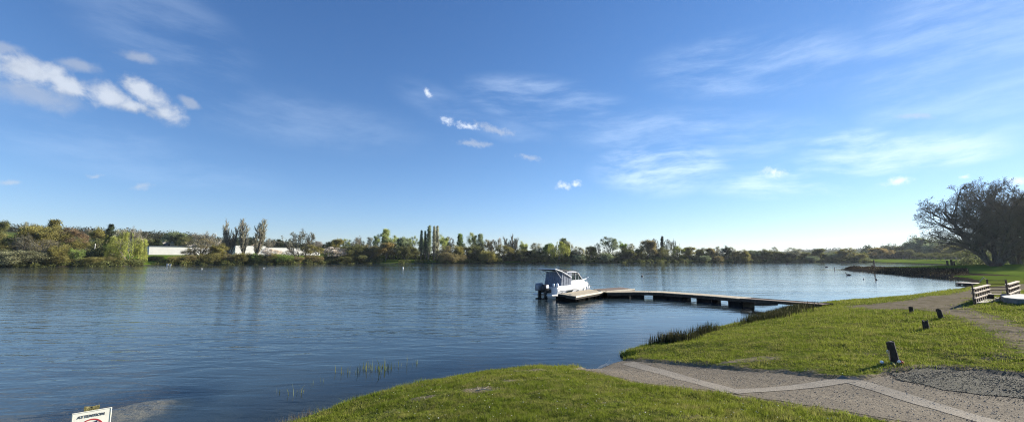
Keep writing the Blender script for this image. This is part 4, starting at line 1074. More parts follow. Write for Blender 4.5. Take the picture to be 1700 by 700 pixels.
# metal gate behind the bridge
e0 = Vector((*G(1642,493),0)); e1 = Vector((*G(1673,492),0)); 
zf = H1(e0.x, e0.y); gt = tag(empty('rail_gate', (e0.x, e0.y, zf)), 'thin dark horizontal rails closing the back of the footbridge', 'gate'); dd = e1-e0
m = MB()
for i, zz in enumerate((.20,.38,.55,.72,.90)): m.tube([(0,0,zz),(dd.x,dd.y,zz)], .018, 6)
m.build('rail', M['darkwood'], gt)
for k in (0, 1):
    m = MB(); m.box((dd.x*k,dd.y*k,.42),(.05,.05,1.1)); m.build('post', M['darkwood'], gt)
bx, by = G(1656,496); bz = H1(bx,by); bn = tag(empty('plank_bench', (bx,by,bz), math.atan2(dd.y,dd.x)), 'low plank bench on two dark blocks behind the footbridge deck', 'bench')
m = MB(); m.box((0,0,.24),(1.1,.30,.05)); m.build('seat', M['railwood'], bn)
for s in (-.5,.5): m = MB(); m.box((s*.7,0,.08),(.2,.26,.28)); m.build('leg', M['darkwood'], bn, bevel=.02)
# concrete block at the edge
cx, cy = G(1691,505.5); cz = H1(cx,cy); cb = tag(empty('concrete_platform', (cx,cy,cz)), 'low concrete platform with pale top cut by the right edge', 'platform')
def prism(pts, z0_, z1_):
    m = MB(); n_ = len(pts); m.add([(p[0],p[1],z0_) for p in pts]+[(p[0],p[1],z1_) for p in pts], [tuple(range(n_-1,-1,-1)), tuple(range(n_,2*n_))]+[(i,(i+1)%n_,n_+(i+1)%n_,n_+i) for i in range(n_)]); return m
pts = [(0,0),(1.1,-.35),(3.2,-.5),(4.6,1.6),(3.0,2.5),(1.3,1.8),(.2,.7)]
prism(pts, -.4, .20).build('base', M['conside'], cb)
prism([(x*1.01-.03, y*1.01-.03) for x,y in pts], .203, .26).build('slab', M['concrete'], cb, bevel=.015)

# ---------------------------------------------------------------- stubby posts
def stub(px, py, top, w, lean, label):
    x, y = G(px, py); z = H1(x, y); d_ = ray(px, py); h_ = (py-top)/F*y*1.04; ww = w/F*y
    t = tag(empty('wooden_stump', (x,y,z-.08), random.uniform(-.2,.2)), label, 'post', 'dark wooden stumps on the lawn'); t.rotation_euler = (0, 0, 0)
    m = MB(); n_ = 9; rings = []
    for i in range(8):
        f = i/7; q = []
        for k in range(n_):
            a = 2*math.pi*k/n_; rr = ww/2*(1+.10*math.sin(3*a+px)+random.uniform(-.06,.06))*(1.1-.12*f)
            q.append((rr*math.cos(a)-lean*f*h_, rr*math.sin(a)*.9, f*(h_+.08)+(random.uniform(-.03,.03) if i == 7 else 0)))
        rings.append(q)
    m.loft(rings, close=True); m.build('post_body', M['post'], t)
    if w > 8:
        m = MB(); m.box((-ww*.6-lean*h_*.7,0,h_*.74),(.05,.03,.07)); m.box((-ww*.55-lean*h_*.6,0,h_*.58),(.02,.02,.22)); m.build('hasp', M['steel'], t)
    return t
stub(1489,604,571.5,11.5,.22,'tallest dark stump standing by the gravel at the ramp corner')
stub(1538.5,545.5,532.5,8,.12,'squat dark stump in the middle of the lawn left of the leaning one')
stub(1563.5,528,514,7,.28,'leaning dark stump nearest the footbridge')
stub(1513.5,518.5,510,6,.06,'smallest dark stump beside the worn shore trail')
# litter by the tallest stump
x, y = G(1463, 603.5); z = H1(x,y); m = MB(); m.lathe([(0,0),(.035,.008),(.04,.04),(.024,.06),(0,.064)], (0,0,0), 9); o = m.build('plastic_cup', M['white'], smooth=True); o.location = (x,y,z+.01); o.rotation_euler = (.5,.2,0); tag(o, 'small white plastic cup lying in the grass left of the tallest stump', 'litter')
x, y = G(1496.5, 605); z = H1(x,y); cn = tag(empty('crushed_can', (x,y,z+.02), .4), 'crushed red and white can at the right foot of the tallest stump', 'can')
m = MB(); m.tube([(-.06,0,.02),(0,.01,.05),(.06,0,.02)], [.03,.035,.028], 8); m.build('can_body', simple('can_red', (.45,.05,.04), .4), cn)
m = MB(); m.tube([(-.10,0,.05),(-.062,0,.06)], [.028,.03], 8); m.build('can_end', M['white'], cn)
x, y = G(1488, 606.5); m = MB()
for k in range(9):
    a = k*.7; m.add([(0,0,0),(.09*math.cos(a),.09*math.sin(a),.07),(.11*math.cos(a+.3),.11*math.sin(a+.3),.03)], [(0,1,2)])
o = m.build('weed', simple('weed_green', (.03,.10,.03), .7)); o.location = (x,y,H1(x,y)); tag(o, 'small dark green weed at the foot of the tallest stump', 'plant')
# dead branch on the near lawn
x, y = G(803, 651); m = MB(); m.tube([(-.18,0,.03),(0,.03,.06),(.2,-.02,.04)], [.012,.01,.006], 5); m.tube([(0,.03,.06),(.1,.1,.1)], [.008,.004], 5); m.tube([(-.1,.01,.04),(-.14,.1,.09)], [.007,.003], 5)
o = m.build('dead_branch', M['railwood']); o.location = (x,y,H1(x,y)); tag(o, 'short pale dead branch lying on the near lawn', 'branch')

# ---------------------------------------------------------------- warning sign at bottom left
D_ = 4.6; tl = aty(119.5, 686, D_); 
sx_, sy_, sz_ = tl
sroot = empty('warning_sign', (sx_, sy_, sz_)); tag(sroot, 'white warning notice with red ring fixed to a mossy post at the waterside', 'sign')
ang_ = R(41); sroot.rotation_euler = (R(-7), 0, ang_)
Wd, Ht = .305, .30
m = MB(); m.box((Wd/2,0,-Ht/2),(Wd,.008,Ht)); m.build('panel', simple('sign_white', (.80,.78,.66), .5, var=.06, scale=14), sroot, bevel=.002)
m = MB()
for (c_, d_) in (((Wd/2,-.006,-.006),(Wd-.012,.002,.003)), ((Wd/2,-.006,-Ht+.006),(Wd-.012,.002,.003)), ((.007,-.006,-Ht/2),(.003,.002,Ht-.012)), ((Wd-.007,-.006,-Ht/2),(.003,.002,Ht-.012))): m.box(c_, d_)
m.build('border', simple('sign_border', (.50,.50,.42), .5), sroot)
cu = bpy.data.curves.new('lettering', 'FONT'); cu.body = 'ATTENTION'; cu.size = .037; cu.align_x = 'CENTER'; cu.extrude = .0008; cu.offset = .0006
to = bpy.data.objects.new('lettering', cu); C.objects.link(to)
bpy.context.view_layer.update()
me = bpy.data.meshes.new_from_object(to.evaluated_get(bpy.context.evaluated_depsgraph_get())); bpy.data.objects.remove(to)
me.materials.clear(); me.materials.append(simple('sign_ink', (.05,.05,.06), .5)); to = bpy.data.objects.new('lettering', me); C.objects.link(to); to.parent = sroot; to.location = (Wd*.49,-.0065,-.062); to.rotation_euler = (R(90),0,0)
m = MB(); n_ = 40; ro, ri = .10, .088; cxx, czz = Wd*.5, -.082-.10
vs = [(cxx+r_*math.cos(2*math.pi*k/n_), yy, czz+r_*math.sin(2*math.pi*k/n_)) for k in range(n_) for r_, yy in ((ro,-.0065),(ri,-.0065),(ro,-.0045),(ri,-.0045))]
fs = []
for k in range(n_):
    a = k*4; b = ((k+1)%n_)*4; fs += [(a,b,b+1,a+1),(a+1,b+1,b+3,a+3),(a+2,b+2,b,a)]
m.add(vs, fs); m.build('red_ring', simple('sign_red', (.42,.03,.035), .5), sroot)
m = MB(); m.add([(.10,-.0065,-.125),(.20,-.0065,-.108),(.20,-.0065,-.15),(.10,-.0065,-.16),(.10,-.0045,-.125),(.20,-.0045,-.108),(.20,-.0045,-.15),(.10,-.0045,-.16)], [(0,1,2,3),(4,5,6,7),(0,4,5,1),(1,5,6,2),(2,6,7,3),(3,7,4,0)][0:1]+[(0,4,5,1),(1,5,6,2),(2,6,7,3),(3,7,4,0)])
m.build('pictogram', simple('sign_navy', (.02,.03,.08), .5), sroot)
m = MB(); m.box((.165,-.0072,-.131),(.035,.002,.018)); m.build('pictogram_window', M['white'], sroot)
m = MB()
for s in (.115, .175):
    rg_ = []
    for i, zz in enumerate((-1.3,-.7,-.3,-.02,.035)):
        rg_.append([(s+(.029*cx_)+random.uniform(-.003,.003), .045+.03*cy_+random.uniform(-.003,.003), zz+(random.uniform(-.012,.01) if i == 4 else 0)) for cx_, cy_ in ((-1,-1),(1,-1),(1,1),(-1,1))])
    m.loft(rg_, close=True)
m.build('post', simple('mossy_wood', (.10,.10,.035), .95, var=.5, scale=30, bump=.01, bscale=50, col2=(.22,.19,.07)), sroot)

# ---------------------------------------------------------------- buoys and floating birds
def buoy(px, py, r_, mat, name, label, cat, cone=False):
    x, y = atz(px, py); m = MB(); m.lathe([(0,-r_),(r_*.8,-r_*.6),(r_,0),(r_*.8,r_*.6),(r_*.25,r_),(r_*.12,r_*1.35),(0,r_*1.4)], (0,0,r_*.3), 12); o = m.build(name, mat, smooth=True); o.location = (x,y,0); tag(o, label, cat)
buoy(669,444.6,.24,M['white'],'mooring_buoy','white round buoy floating left of centre in front of the dark poplars','buoy')
buoy(335,445.8,.13,M['white'],'mooring_buoy','small white buoy floating in front of the golden brown tree','buoy')
buoy(438,445.0,.14,M['white'],'mooring_buoy','small white buoy floating in front of the thick poplar','buoy')
buoy(1066,458.6,.20,M['black'],'mooring_buoy','dark round buoy floating between boat and far shore','buoy')
def bird(px, py, s, label, rz=0):
    x, y = atz(px, py); t = tag(empty('water_bird', (x,y,0), rz), label, 'bird', 'dark birds on the water')
    m = MB(); m.tube([(-.5*s,0,.10*s),(-.3*s,0,.12*s),(0,0,.12*s),(.25*s,0,.14*s),(.34*s,0,.26*s),(.36*s,0,.42*s),(.46*s,0,.45*s),(.56*s,0,.43*s)], [.03*s,.12*s,.17*s,.12*s,.06*s,.045*s,.055*s,.015*s], 8); m.build('body', M['black'], t, smooth=True)
bird(1408.5,456.6,.95,'dark bird floating on the bright water left of the reed spit tip',2.7); bird(1372,443.3,1.3,'tiny dark bird far out above and left of the spit tip',2.9); bird(1307,439.0,1.5,'farthest dark bird near the right hand shore',.2); bird(1434,463.4,.5,'tiny dark bird below the reed spit',1.0); bird(1454.5,464.3,.7,'dark bird straight below the tall pole on the spit',1.3)
def pole(px, pb, pt, r_, label, z=None, lean=0):
    x, y = atz(px, pb); h_ = (pb-pt)/F*y; t = MB(); t.tube([(0,0,-.6),(0,0,h_*.5),(lean,0,h_)], r_, 6); o = t.build('marker_pole', M['darkwood']); o.location = (x,y,0); tag(o, label, 'pole')
pole(1452.3,450.5,431.5,.13,'tall thin pole standing on the reed spit')
pole(1449,447.0,439.8,.30,'thick short stake left beside the tall thin pole')
pole(1385.5,448.2,443.2,.07,'thin short stake in the water left of the spit tip')
pole(1453.2,463.5,450.8,.035,'slanting thin stick in the water below the spit',lean=-.35)

# ---------------------------------------------------------------- reeds
M['reed'] = mat_blade('reed_mat', (.045,.055,.022), (.075,.075,.035), (.10,.085,.045), .25)
M['reedg'] = mat_blade('green_reed_mat', (.14,.19,.06), (.20,.22,.09), (.30,.28,.15), .3)
M['rush'] = mat_blade('rush_mat', (.06,.05,.03), (.09,.07,.045), (.12,.09,.055), .25)
def reedclump(pxs, n, h_, wdt, mat, label, name='reed_clump', spread=.25, lean=.14, cat='reeds', group='reeds along the near bank'):
    Pn = np.array([G(px, py) if py > 452 and n > 0 else atz(px,py) for px, py in pxs]); k = rng.integers(0, max(1, len(Pn)-1), n); f = rng.uniform(0, 1, (n,1))
    P = Pn[k]*(1-f)+Pn[np.minimum(k+1, len(Pn)-1)]*f+rng.normal(0, spread, (n,2))
    c = P.mean(0); zz = np.maximum(height(P[:,0], P[:,1]), -.12)
    o = blades(name, P, h_*rng.uniform(.6,1.1,n), np.full(n, wdt), mat, lean=lean, nb=1, spread=.01, segs=2)
    return tag(o, label, cat, group)
reedclump([(1094,570),(1118,567),(1144,562)], 900, .42, .018, M['reed'], 'dark tuft of reeds standing off the lawn, nearest the ramp')
reedclump([(1157,557),(1170,553),(1186,548)], 520, .40, .018, M['reed'], 'dark tuft of reeds second from the ramp along the lawn edge', spread=.16)
reedclump([(1193,546.5),(1225,540),(1242,537)], 160, .13, .018, M['reed'], 'low thin line of reeds between the tufts along the lawn edge', spread=.14)
reedclump([(1241,536),(1250,533)], 200, .40, .02, M['reed'], 'small upright tuft of reeds left of the big dark reed bed', spread=.14)
reedclump([(1264,531),(1285,524),(1308,516),(1332,511)], 4200, .34, .024, M['reed'], 'big dark reed bed at the landing of the gangway', spread=.5)
reedclump([(1272,524),(1300,514),(1328,509)], 2000, .26, .024, M['reed'], 'back strip of dark reeds beside the gangway', spread=.35)
def waterreeds(spots, label):
    P = []; 
    for px, py, k in spots:
        c = atz(px, py)
        for _ in range(k): P.append((c[0]+random.gauss(0,.045), c[1]+random.gauss(0,.06)))
    P = np.array(P); o = blades('water_reed', P, np.full(len(P), .34)*rng.uniform(.4,1.15,len(P)), np.full(len(P), .02), M['reedg'], lean=.18, nb=1, spread=.004, segs=2, z0=-.04)
    tag(o, label, 'reeds', 'sparse young reeds in the shallows')
waterreeds([(603,612,3),(607,613,4),(611,610,4),(617,614,4),(625,611,3),(627,614,4),(634,609,3),(640,613,4),(644,611,4),(647,612,3),(609,618,2),(630,617,2),(600,613,2)], 'densest cluster of young green reeds standing in the shallows')
waterreeds([(570,618,2),(571,621,1),(580,617,2),(582,619,1),(590,619,2),(596,618,1),(560,619,1)], 'loose reeds just left of the densest cluster')
waterreeds([(657,608,1),(661,608,1),(665,607,2),(674,605,2),(684,606,1),(688,604,1),(691,603,2)], 'thin reeds trailing right of the densest cluster toward the bank')
waterreeds([(463,652,2),(465,651,1),(477,656,2),(490,655,2),(499,652,3),(505,648,1)], 'sparse reeds furthest left in the shallows')
waterreeds([(516,640,1),(521,638,1),(533,633,2),(538,634,1)], 'few short reeds between the two sparse groups')
# weeds at the lower left corner and near bank fringe
def fringe(p0, p1, n, h_, mat, label, spread=.12, wdt=.008):
    a = np.array(p0); b = np.array(p1); f = rng.uniform(0,1,(n,1)); P = a*(1-f)+b*f+rng.normal(0,spread,(n,2))
    return tag(blades('dry_weeds', P, h_*rng.uniform(.4,1.2,n), np.full(n, wdt), mat, lean=.22, nb=1, spread=.01, segs=2), label, 'weeds', 'dry weeds on the near bank')
M['dry'] = mat_blade('dry_weed_mat', (.20,.17,.11), (.26,.22,.15), (.12,.10,.06), .3)
fringe((-6.6,5.2),(-5.1,5.2), 90, .75, M['dry'], 'dry stalks rising at the lower left corner', .25)
fringe((-4.75,4.5),(-4.35,4.9), 50, .55, M['dry'], 'dark dry stalks around the warning sign post', .12)
fringe(atz(455,705),atz(520,686), 260, .22, M['dry'], 'dry grass stems along the lower edge of the near bank', .12)
fringe(atz(520,686),atz(700,638), 420, .16, M['blade'], 'longer grass fringe hanging over the near bank edge', .10)
# vegetation on the spit
P = []
pl = np.array([atz(*q) for q in ((1402,447),(1425,447.6),(1450,449),(1480,450.5),(1510,453.5),(1545,456),(1590,458),(1610,460))])
for i in range(len(pl)-1):
    k = (500,900,1100,2200,3600,4500,4500)[i]; f = rng.uniform(0,1,(k,1)); sw = (.4,.8,1.0,2.4,3.4,4.0,4.0)[i]; P.append(pl[i]*(1-f)+pl[i+1]*f+rng.normal(0,sw,(k,2)))
P = np.vstack(P); P = P[(P[:,0]/P[:,1]*F+850) < 1600]; hh = .72*np.interp(P[:,0], [90,100,112,125], [.5,.7,1.1,1.2])*rng.uniform(.5,1.15,len(P))*(.45+.9*vnoise(P[:,0],P[:,1],3.5,4))
sp = blades('rushes', P, hh, np.full(len(P), .10), M['rush'], lean=.2, nb=1, spread=.05, segs=2); tag(sp, 'dark rushes covering the low spit on the right', 'rushes', kind='stuff')

# jetty and small things at the right bank
a_ = Vector((*atz(1592,467.2,.35),0)); b_ = Vector((*atz(1650,466,.6),0)); c_ = (a_+b_)/2; dj = b_-a_
jt = tag(empty('low_jetty', (c_.x,c_.y,0), math.atan2(dj.y,dj.x)), 'low flat wooden jetty in the small bay behind the footbridge', 'jetty')
m = MB()
for k in range(int(dj.length/.2)): m.box((-dj.length/2+k*.2+.1,0,.24),(.185,2.2,.05))
m.build('decking', M['railwood'], jt); m = MB(); m.box((0,-1.08,.12),(dj.length,.08,.18)); m.box((0,1.08,.12),(dj.length,.08,.18)); m.build('side_beam', M['darksteel'], jt)
for k in (-.4,0,.4):
    m = MB(); m.box((dj.length*k,-.9,-.15),(.2,.2,.6)); m.build('pile', M['darksteel'], jt)
x, y = atz(1633,465.5,.45); af = MB(); af.tube([(-.55,0,.27),(0,0,.87),(.85,0,.27)], .05, 6); o = af.build('timber_prop', M['railwood']); o.location = (x,y,0); tag(o, 'pale timber A-shaped prop standing on the low jetty', 'prop')
# shore structures under the great tree
for i, (px, w, t_) in enumerate(((1572,.5,432),(1579,.6,431),(1583.5,.35,433))):
    Y = 128; x, _, zt_ = aty(px, t_, Y); zb = H1(x, Y); m = MB(); m.tube([(0,0,-.5),(.05,0,(zt_-zb)*.5),(0,0,zt_-zb)], [w/2*1.1,w/2,w/2*.85], 8); o = m.build('timber_pile', M['post']); o.location = (x,Y,zb); tag(o, ['leftmost thick dark pile on the beach beside the great tree','middle and thickest dark pile on the beach beside the great tree','rightmost thin dark pile on the beach beside the great tree'][i], 'pile', 'dark piles on the beach')
x, y = atz(1652,438.5,1.5); tb = tag(empty('picnic_table', (*aty(1652,436,96)[:2], H1(aty(1652,436,96)[0],96)), .3), 'dark picnic table in the shade under the great tree', 'picnic table')
m = MB(); m.box((0,0,.75),(1.8,.75,.06)); m.build('table_top', M['darkwood'], tb)
for s in (-1,1): 
    m = MB(); m.box((0,s*.75,.45),(1.8,.28,.05)); m.build('bench_seat', M['darkwood'], tb)
    m = MB(); m.box((s*.65,0,.36),(.08,1.5,.72)); m.build('leg', M['darkwood'], tb)

# ---------------------------------------------------------------- buildings on the left
def building(name, px0, px1, Y, ytop, ybot, depth, mat, label, Y1=None, roof=None, roofh=0, nwin=0, rows=1, gable=False, cat='building', winmat='win', ww=.5, roofmat='slate', over=.25):
    if Y1 is None:   # face turned towards the lake, along the same street line
        k0 = (px0-850)/F*1.0; dY = (aty(px1,ytop,Y)[0]-aty(px0,ytop,Y)[0])*.9; Y1 = Y+dY
    x0, _, zt0 = aty(px0, ytop, Y); x1, _, zt1 = aty(px1, ytop, Y1); zt_ = (zt0+zt1)/2; zb = aty(px0, ybot, Y)[2]
    a_ = math.atan2(Y1-Y, x1-x0); w_ = math.hypot(Y1-Y, x1-x0); h_ = zt_-zb
    t = tag(empty(name, ((x0+x1)/2-math.sin(a_)*depth/2, (Y+Y1)/2+math.cos(a_)*depth/2, zb), a_), label, cat)
    m = MB()
    if gable:
        m.add([(-w_/2,-depth/2,-2),(w_/2,-depth/2,-2),(w_/2,-depth/2,h_),(0,-depth/2,h_+roofh),(-w_/2,-depth/2,h_),(-w_/2,depth/2,-2),(w_/2,depth/2,-2),(w_/2,depth/2,h_),(0,depth/2,h_+roofh),(-w_/2,depth/2,h_)],
              [(0,1,2,3,4),(9,8,7,6,5),(0,5,6,1),(1,6,7,2),(0,4,9,5)])
    else: m.box((0,0,(h_-2)/2),(w_,depth,h_+2))
    wl = m.build('wall', M[mat], t)
    if roof:
        m = MB()
        if gable:
            o_ = over; k = roofh/(w_/2)
            for s in (-1,1):
                m.add([(0,-depth/2-o_,h_+roofh+.02),(s*(w_/2+o_),-depth/2-o_,h_-k*o_+.02),(s*(w_/2+o_),depth/2+o_,h_-k*o_+.02),(0,depth/2+o_,h_+roofh+.02)]+[(0,-depth/2-o_,h_+roofh+.27),(s*(w_/2+o_),-depth/2-o_,h_-k*o_+.27),(s*(w_/2+o_),depth/2+o_,h_-k*o_+.27),(0,depth/2+o_,h_+roofh+.27)], [(0,1,2,3),(7,6,5,4),(0,4,5,1),(1,5,6,2),(2,6,7,3)])
        else:
            m.add([(-w_/2-over,-depth/2-over,h_+.01),(w_/2+over,-depth/2-over,h_+.01),(w_/2+over,depth/2+over,h_+.01),(-w_/2-over,depth/2+over,h_+.01),(-w_/2+.5,0,h_+roofh),(w_/2-.5,0,h_+roofh)], [(3,2,1,0),(0,1,5,4),(1,2,5),(2,3,4,5),(3,0,4)])
        m.build('roof', M[roofmat], t)
    for r_ in range(rows):
        for k in range(nwin):
            m = MB(); wx = -w_/2+w_*(k+.5)/nwin; wz = h_*(r_+.55)/rows; m.box((wx,-depth/2-.02,wz),(w_/nwin*ww,.12,h_/rows*.5)); m.build('window', M[winmat], wl)
    return t
building('factory', 248, 350, 228, 409, 425, 26, 'wallwhite', 'plain white factory wall section right of the slipway', Y1=247, roof=True, roofh=.5, over=.4)
building('factory', 351, 390, 247.6, 410.5, 424, 28, 'wallwhite', 'white factory section behind the golden brown tree', Y1=255.5, roof=True, roofh=1.2, nwin=0, over=.3)
building('factory', 391, 441, 254, 407.5, 424, 26, 'wallwhite', 'taller white factory block behind the tall poplars', Y1=265.5, roof=True, roofh=.4, over=.2)
building('factory', 442, 493, 267, 410.5, 424, 26, 'wallwhite', 'long white factory section right of the tall poplars', Y1=280, roof=True, roofh=.4, over=.3)
building('factory', 494, 532, 281, 411.5, 424, 26, 'wallwhite', 'end section of white factory behind the wide bare tree', Y1=292, roof=True, roofh=.3, over=.2)
building('shed', 311, 334, 300, 406, 412, 12, 'greyclad', 'grey brown shed roofline above the white factory wall', roof=True, roofh=.6)
building('shed', 342, 366, 300, 406.5, 412, 12, 'cream', 'beige shed above the white factory wall behind the pinkish tree', roof=True, roofh=.5, roofmat='tileroof')
building('house', 269, 285, 305, 404, 412, 10, 'greyclad', 'left small gabled house above the white factory wall', roof=True, roofh=2.0, gable=True, nwin=2, roofmat='tileroof')
building('house', 298, 313, 305, 403.5, 412, 10, 'cream', 'right small gabled house above the white factory wall', roof=True, roofh=2.4, gable=True, nwin=2, roofmat='tileroof')
building('house', 228, 239, 285, 396, 412, 9, 'cream', 'cream house gable showing right of the big yellow willow', nwin=1, rows=2, roof=True, roofh=.3)
building('apartment_block', 159, 184, 300, 395, 418, 14, 'cream', 'cream apartment block with rows of windows among the left trees', nwin=5, rows=3, roof=True, roofh=.4, winmat='win', ww=.45)
building('shed', 130, 158, 225, 411.5, 424, 12, 'greyclad', 'long grey shed behind the green bush on the left', roof=True, roofh=.6)
building('house', 413, 424, 320, 399.5, 408, 9, 'pink', 'small pink house with dark roof between the poplars', roof=True, roofh=2.0, nwin=2)
building('house', 596, 606, 300, 412, 424, 9, 'cream', 'pale small house glimpsed between the dark trees left of centre', roof=True, roofh=2.0, nwin=2)
for i, px in enumerate((278.6, 283.4)):
    x, y, _ = aty(px, 430, 186); z = H1(x, y); b = tag(empty('notice_board', (x,y,z)), ['left one of the two white panels standing right of the slipway','right one of the two white panels standing right of the slipway'][i], 'board', 'white panels by the slipway')
    m = MB(); m.box((0,0,1.0),(.75,.08,1.35)); m.build('board', M['wallwhite'], b); 
    for s in (-.3,.3): m = MB(); m.box((s,.06,.35),(.07,.05,.8)); m.build('leg', M['darksteel'], b)
# slipway and steps
x0, y0 = atz(231,440.3); x1, y1 = atz(252,440.2)
m = MB(); m.add([(x0,y0-1.5,-.15),(x1,y1-1.5,-.15),(x1-1,y1+16,1.6),(x0+3,y0+16,1.6),(x0,y0-1.5,-1),(x1,y1-1.5,-1),(x1-1,y1+16,-1),(x0+3,y0+16,-1)], [(0,1,2,3),(0,4,5,1),(1,5,6,2),(2,6,7,3),(3,7,4,0)]); o = m.build('slipway', M['concrete']); tag(o, 'pale concrete slipway running into the lake right of the big willow', 'slipway')
m = MB()
for k in range(7): m.box((x1+1.8+k*.25,y1+1+k*1.2,.1+k*.16),(2.2,1.2,.4))
o = m.build('steps', M['conside']); tag(o, 'dark steps beside the right edge of the slipway', 'steps')
# parked white trailer boats by the shed
for i, (px, py) in enumerate(((139,416.5),(147,420),(152,420.5))):
    x, y, z = aty(px, py, 205-i*4); gz = H1(x,y); t = tag(empty('trailer_boat', (x,y,gz), .2), ['white boat ashore furthest left beneath the grey shed','white boat ashore in the middle of the three beneath the grey shed','white boat ashore on the right of the three beneath the grey shed'][i], 'boat', 'white boats parked ashore')
    m = MB(); m.loft([[(x_,-b_,zz),(x_,-b_*.6,zz-.6),(x_,b_*.6,zz-.6),(x_,b_,zz)] for x_, b_, zz in ((-2,.8,2.0),(0,.95,2.0),(1.5,.6,2.1),(2.3,.08,2.25))]); m.build('hull', M['white'], t); m = MB(); m.box((-.2,0,2.3),(1.5,1.2,.6)); m.build('cabin', M['white'], t); m = MB(); m.box((0,0,.8),(3.6,1.2,.12)); m.box((-.6,0,.45),(.7,1.5,.7)); m.build('trailer', M['darksteel'], t)
x, y, z = aty(158.2,404,185); gz = H1(x,y); m = MB(); m.tube([(0,0,-.3),(0,0,z-gz)], .12, 6); o = m.build('lamp_mast', M['offwhite']); o.location = (x,y,gz); tag(o, 'thin white mast standing before the cream apartment block', 'mast')
# mistletoe balls
mt = [o for o in C.objects if o.get('label', '').startswith('tall tree dotted')][0]
V = []; Fq = []; off = 0
for px, py in ((998,398),(1000,405),(1005,402),(1013,400),(1016,407),(1008,396),(1003,411)):
    p = np.array(aty(px, py, mt.location.y-1.5)); q = rng.normal(0, .35, (90,3))+p-np.array(mt.location); v_, f_ = leafquads(q, .35, rng); V.append(v_); Fq.append(f_+off); off += len(v_)
o = np_mesh('mistletoe', np.vstack(V), [np.vstack(Fq)], M['leaf'], parent=mt); o.color = (*DK, 1); o.rotation_euler = (0,0,-mt.rotation_euler.z)

# tiny daisies and fallen scraps on the near lawn
Pq = np.array([G(random.uniform(620,1500), random.uniform(600,698)) for _ in range(260)])
Pq = Pq[(sdist(Pq, RAMP) < -.1) & (sdist(Pq, lake) < -.3)]
M['petal'] = simple('petal_mat', (.65,.62,.50), .7, var=.3)
tag(stones('daisies', Pq, rng.uniform(.006,.013,len(Pq)), M['petal'], .03), 'tiny pale daisies and scraps dotted over the near turf', 'flowers', kind='stuff')
# ---------------------------------------------------------------- sky, sun, camera
sc = bpy.context.scene
w = bpy.data.worlds.new('World'); sc.world = w; w.use_nodes = True; w.node_tree.nodes.clear(); n = NT(w.node_tree)
sky = n('TexSky', sky_type='NISHITA'); sky.sun_disc = False; sky.sun_elevation = SUN_EL; sky.sun_rotation = SUN_AZ; sky.altitude = 0
sky.air_density = 1.0; sky.dust_density = .05; sky.ozone_density = 3.5
tint = n.mix(1.0, sky.outputs[0], SKYTINT, 'MULTIPLY'); hs = n('HueSaturation', i_Color=tint); hs.inputs['Saturation'].default_value = SKYSAT
tc = n('TexCoord').outputs['Generated']
sp = n('SeparateXYZ', i_Vector=tc)
az = n.math('ARCTAN2', sp.outputs[0], sp.outputs[1]); el = n.math('ARCSINE', sp.outputs[2])
cv = n('CombineXYZ'); n.set(cv.inputs[0], az); n.set(cv.inputs[1], el); AE = cv.outputs[0]
def azel(px, py):
    d = ray(px, py); d = d/np.linalg.norm(d); return math.atan2(d[0], d[1]), math.asin(d[2])
def blob(px, py, wx, wy, rot, lo=0.0, hi=1.0, warp=None):
    a0, e0 = azel(px, py); a1, e1 = azel(px+wx*math.cos(R(rot)), py-wx*math.sin(R(rot))); a2, e2 = azel(px+wy*math.sin(R(rot)), py+wy*math.cos(R(rot)))
    mp = n('Mapping', vector_type='TEXTURE', i_Vector=warp or AE)
    mp.inputs['Location'].default_value = (a0, e0, 0); mp.inputs['Rotation'].default_value = (0, 0, math.atan2(e1-e0, a1-a0))
    mp.inputs['Scale'].default_value = (math.hypot(a1-a0, e1-e0), math.hypot(a2-a0, e2-e0), 1)
    ln = n('VectorMath', operation='LENGTH'); n.l.new(mp.outputs[0], ln.inputs[0])
    return n.math('SUBTRACT', 1.0, ln.outputs['Value'])          # 1 at the centre, 0 on the ellipse
def vmax(l):
    a = l[0]
    for b in l[1:]: a = n.math('MAXIMUM', a, b)
    return a
wpn = n("TexNoise"); wpn.inputs["Scale"].default_value = 38; wpn.inputs["Detail"].default_value = 5; n.l.new(AE, wpn.inputs["Vector"])
wva = n("VectorMath", operation="MULTIPLY_ADD"); n.l.new(wpn.outputs["Color"], wva.inputs[0]); wva.inputs[1].default_value = (.022,.016,0); wv2 = n("VectorMath", operation="ADD"); n.l.new(AE, wv2.inputs[0]); wv2.inputs[1].default_value = (-.011,-.008,0); n.l.new(wv2.outputs[0], wva.inputs[2]); WAE = wva.outputs[0]
nbs = n.noise(AE, 85, 6, .65)
nb = n.noise(AE, 26, 7, .6, .3); nb2 = n.noise(AE, 9, 5, .55)
# cumulus
cum = vmax([blob(*c, warp=WAE) for c in [(-30,100,70,30,-20),(50,118,95,30,-14),(110,140,60,22,-14),(180,160,62,24,-18),(245,158,66,26,-38),(275,188,44,22,-20),(215,175,40,16,-10)]])
cum = n.math('ADD', cum, n.math('MULTIPLY', n.math('SUBTRACT', nb, .5), 1.7))
cumd = n.ramp(cum, -.02, .8)
soft = vmax([blob(*c, warp=WAE) for c in [(130,108,50,14,-12),(232,96,42,12,-15),(60,160,110,26,-12),(10,78,40,14,-15),(315,170,26,10,-20)]])
soft = n.ramp(n.math('ADD', soft, n.math('MULTIPLY', n.math('SUBTRACT', nb, .5), 1.1)), .0, .8, 0, .42)
small = vmax([blob(*c, warp=WAE) for c in [(743,202,14,9,-20),(775,209,26,7,-10),(711,156,12,7,-40),(935,309,17,8,0),(957,305,11,6,0),(1283,286,27,10,0),(1490,300,31,9,8),(1602,293,12,5,0),(1692,298,22,11,0)]])
small = n.ramp(n.math('ADD', small, n.math('MULTIPLY', n.math('SUBTRACT', nbs, .5), 2.0)), -.05, 1.3, 0, .8)
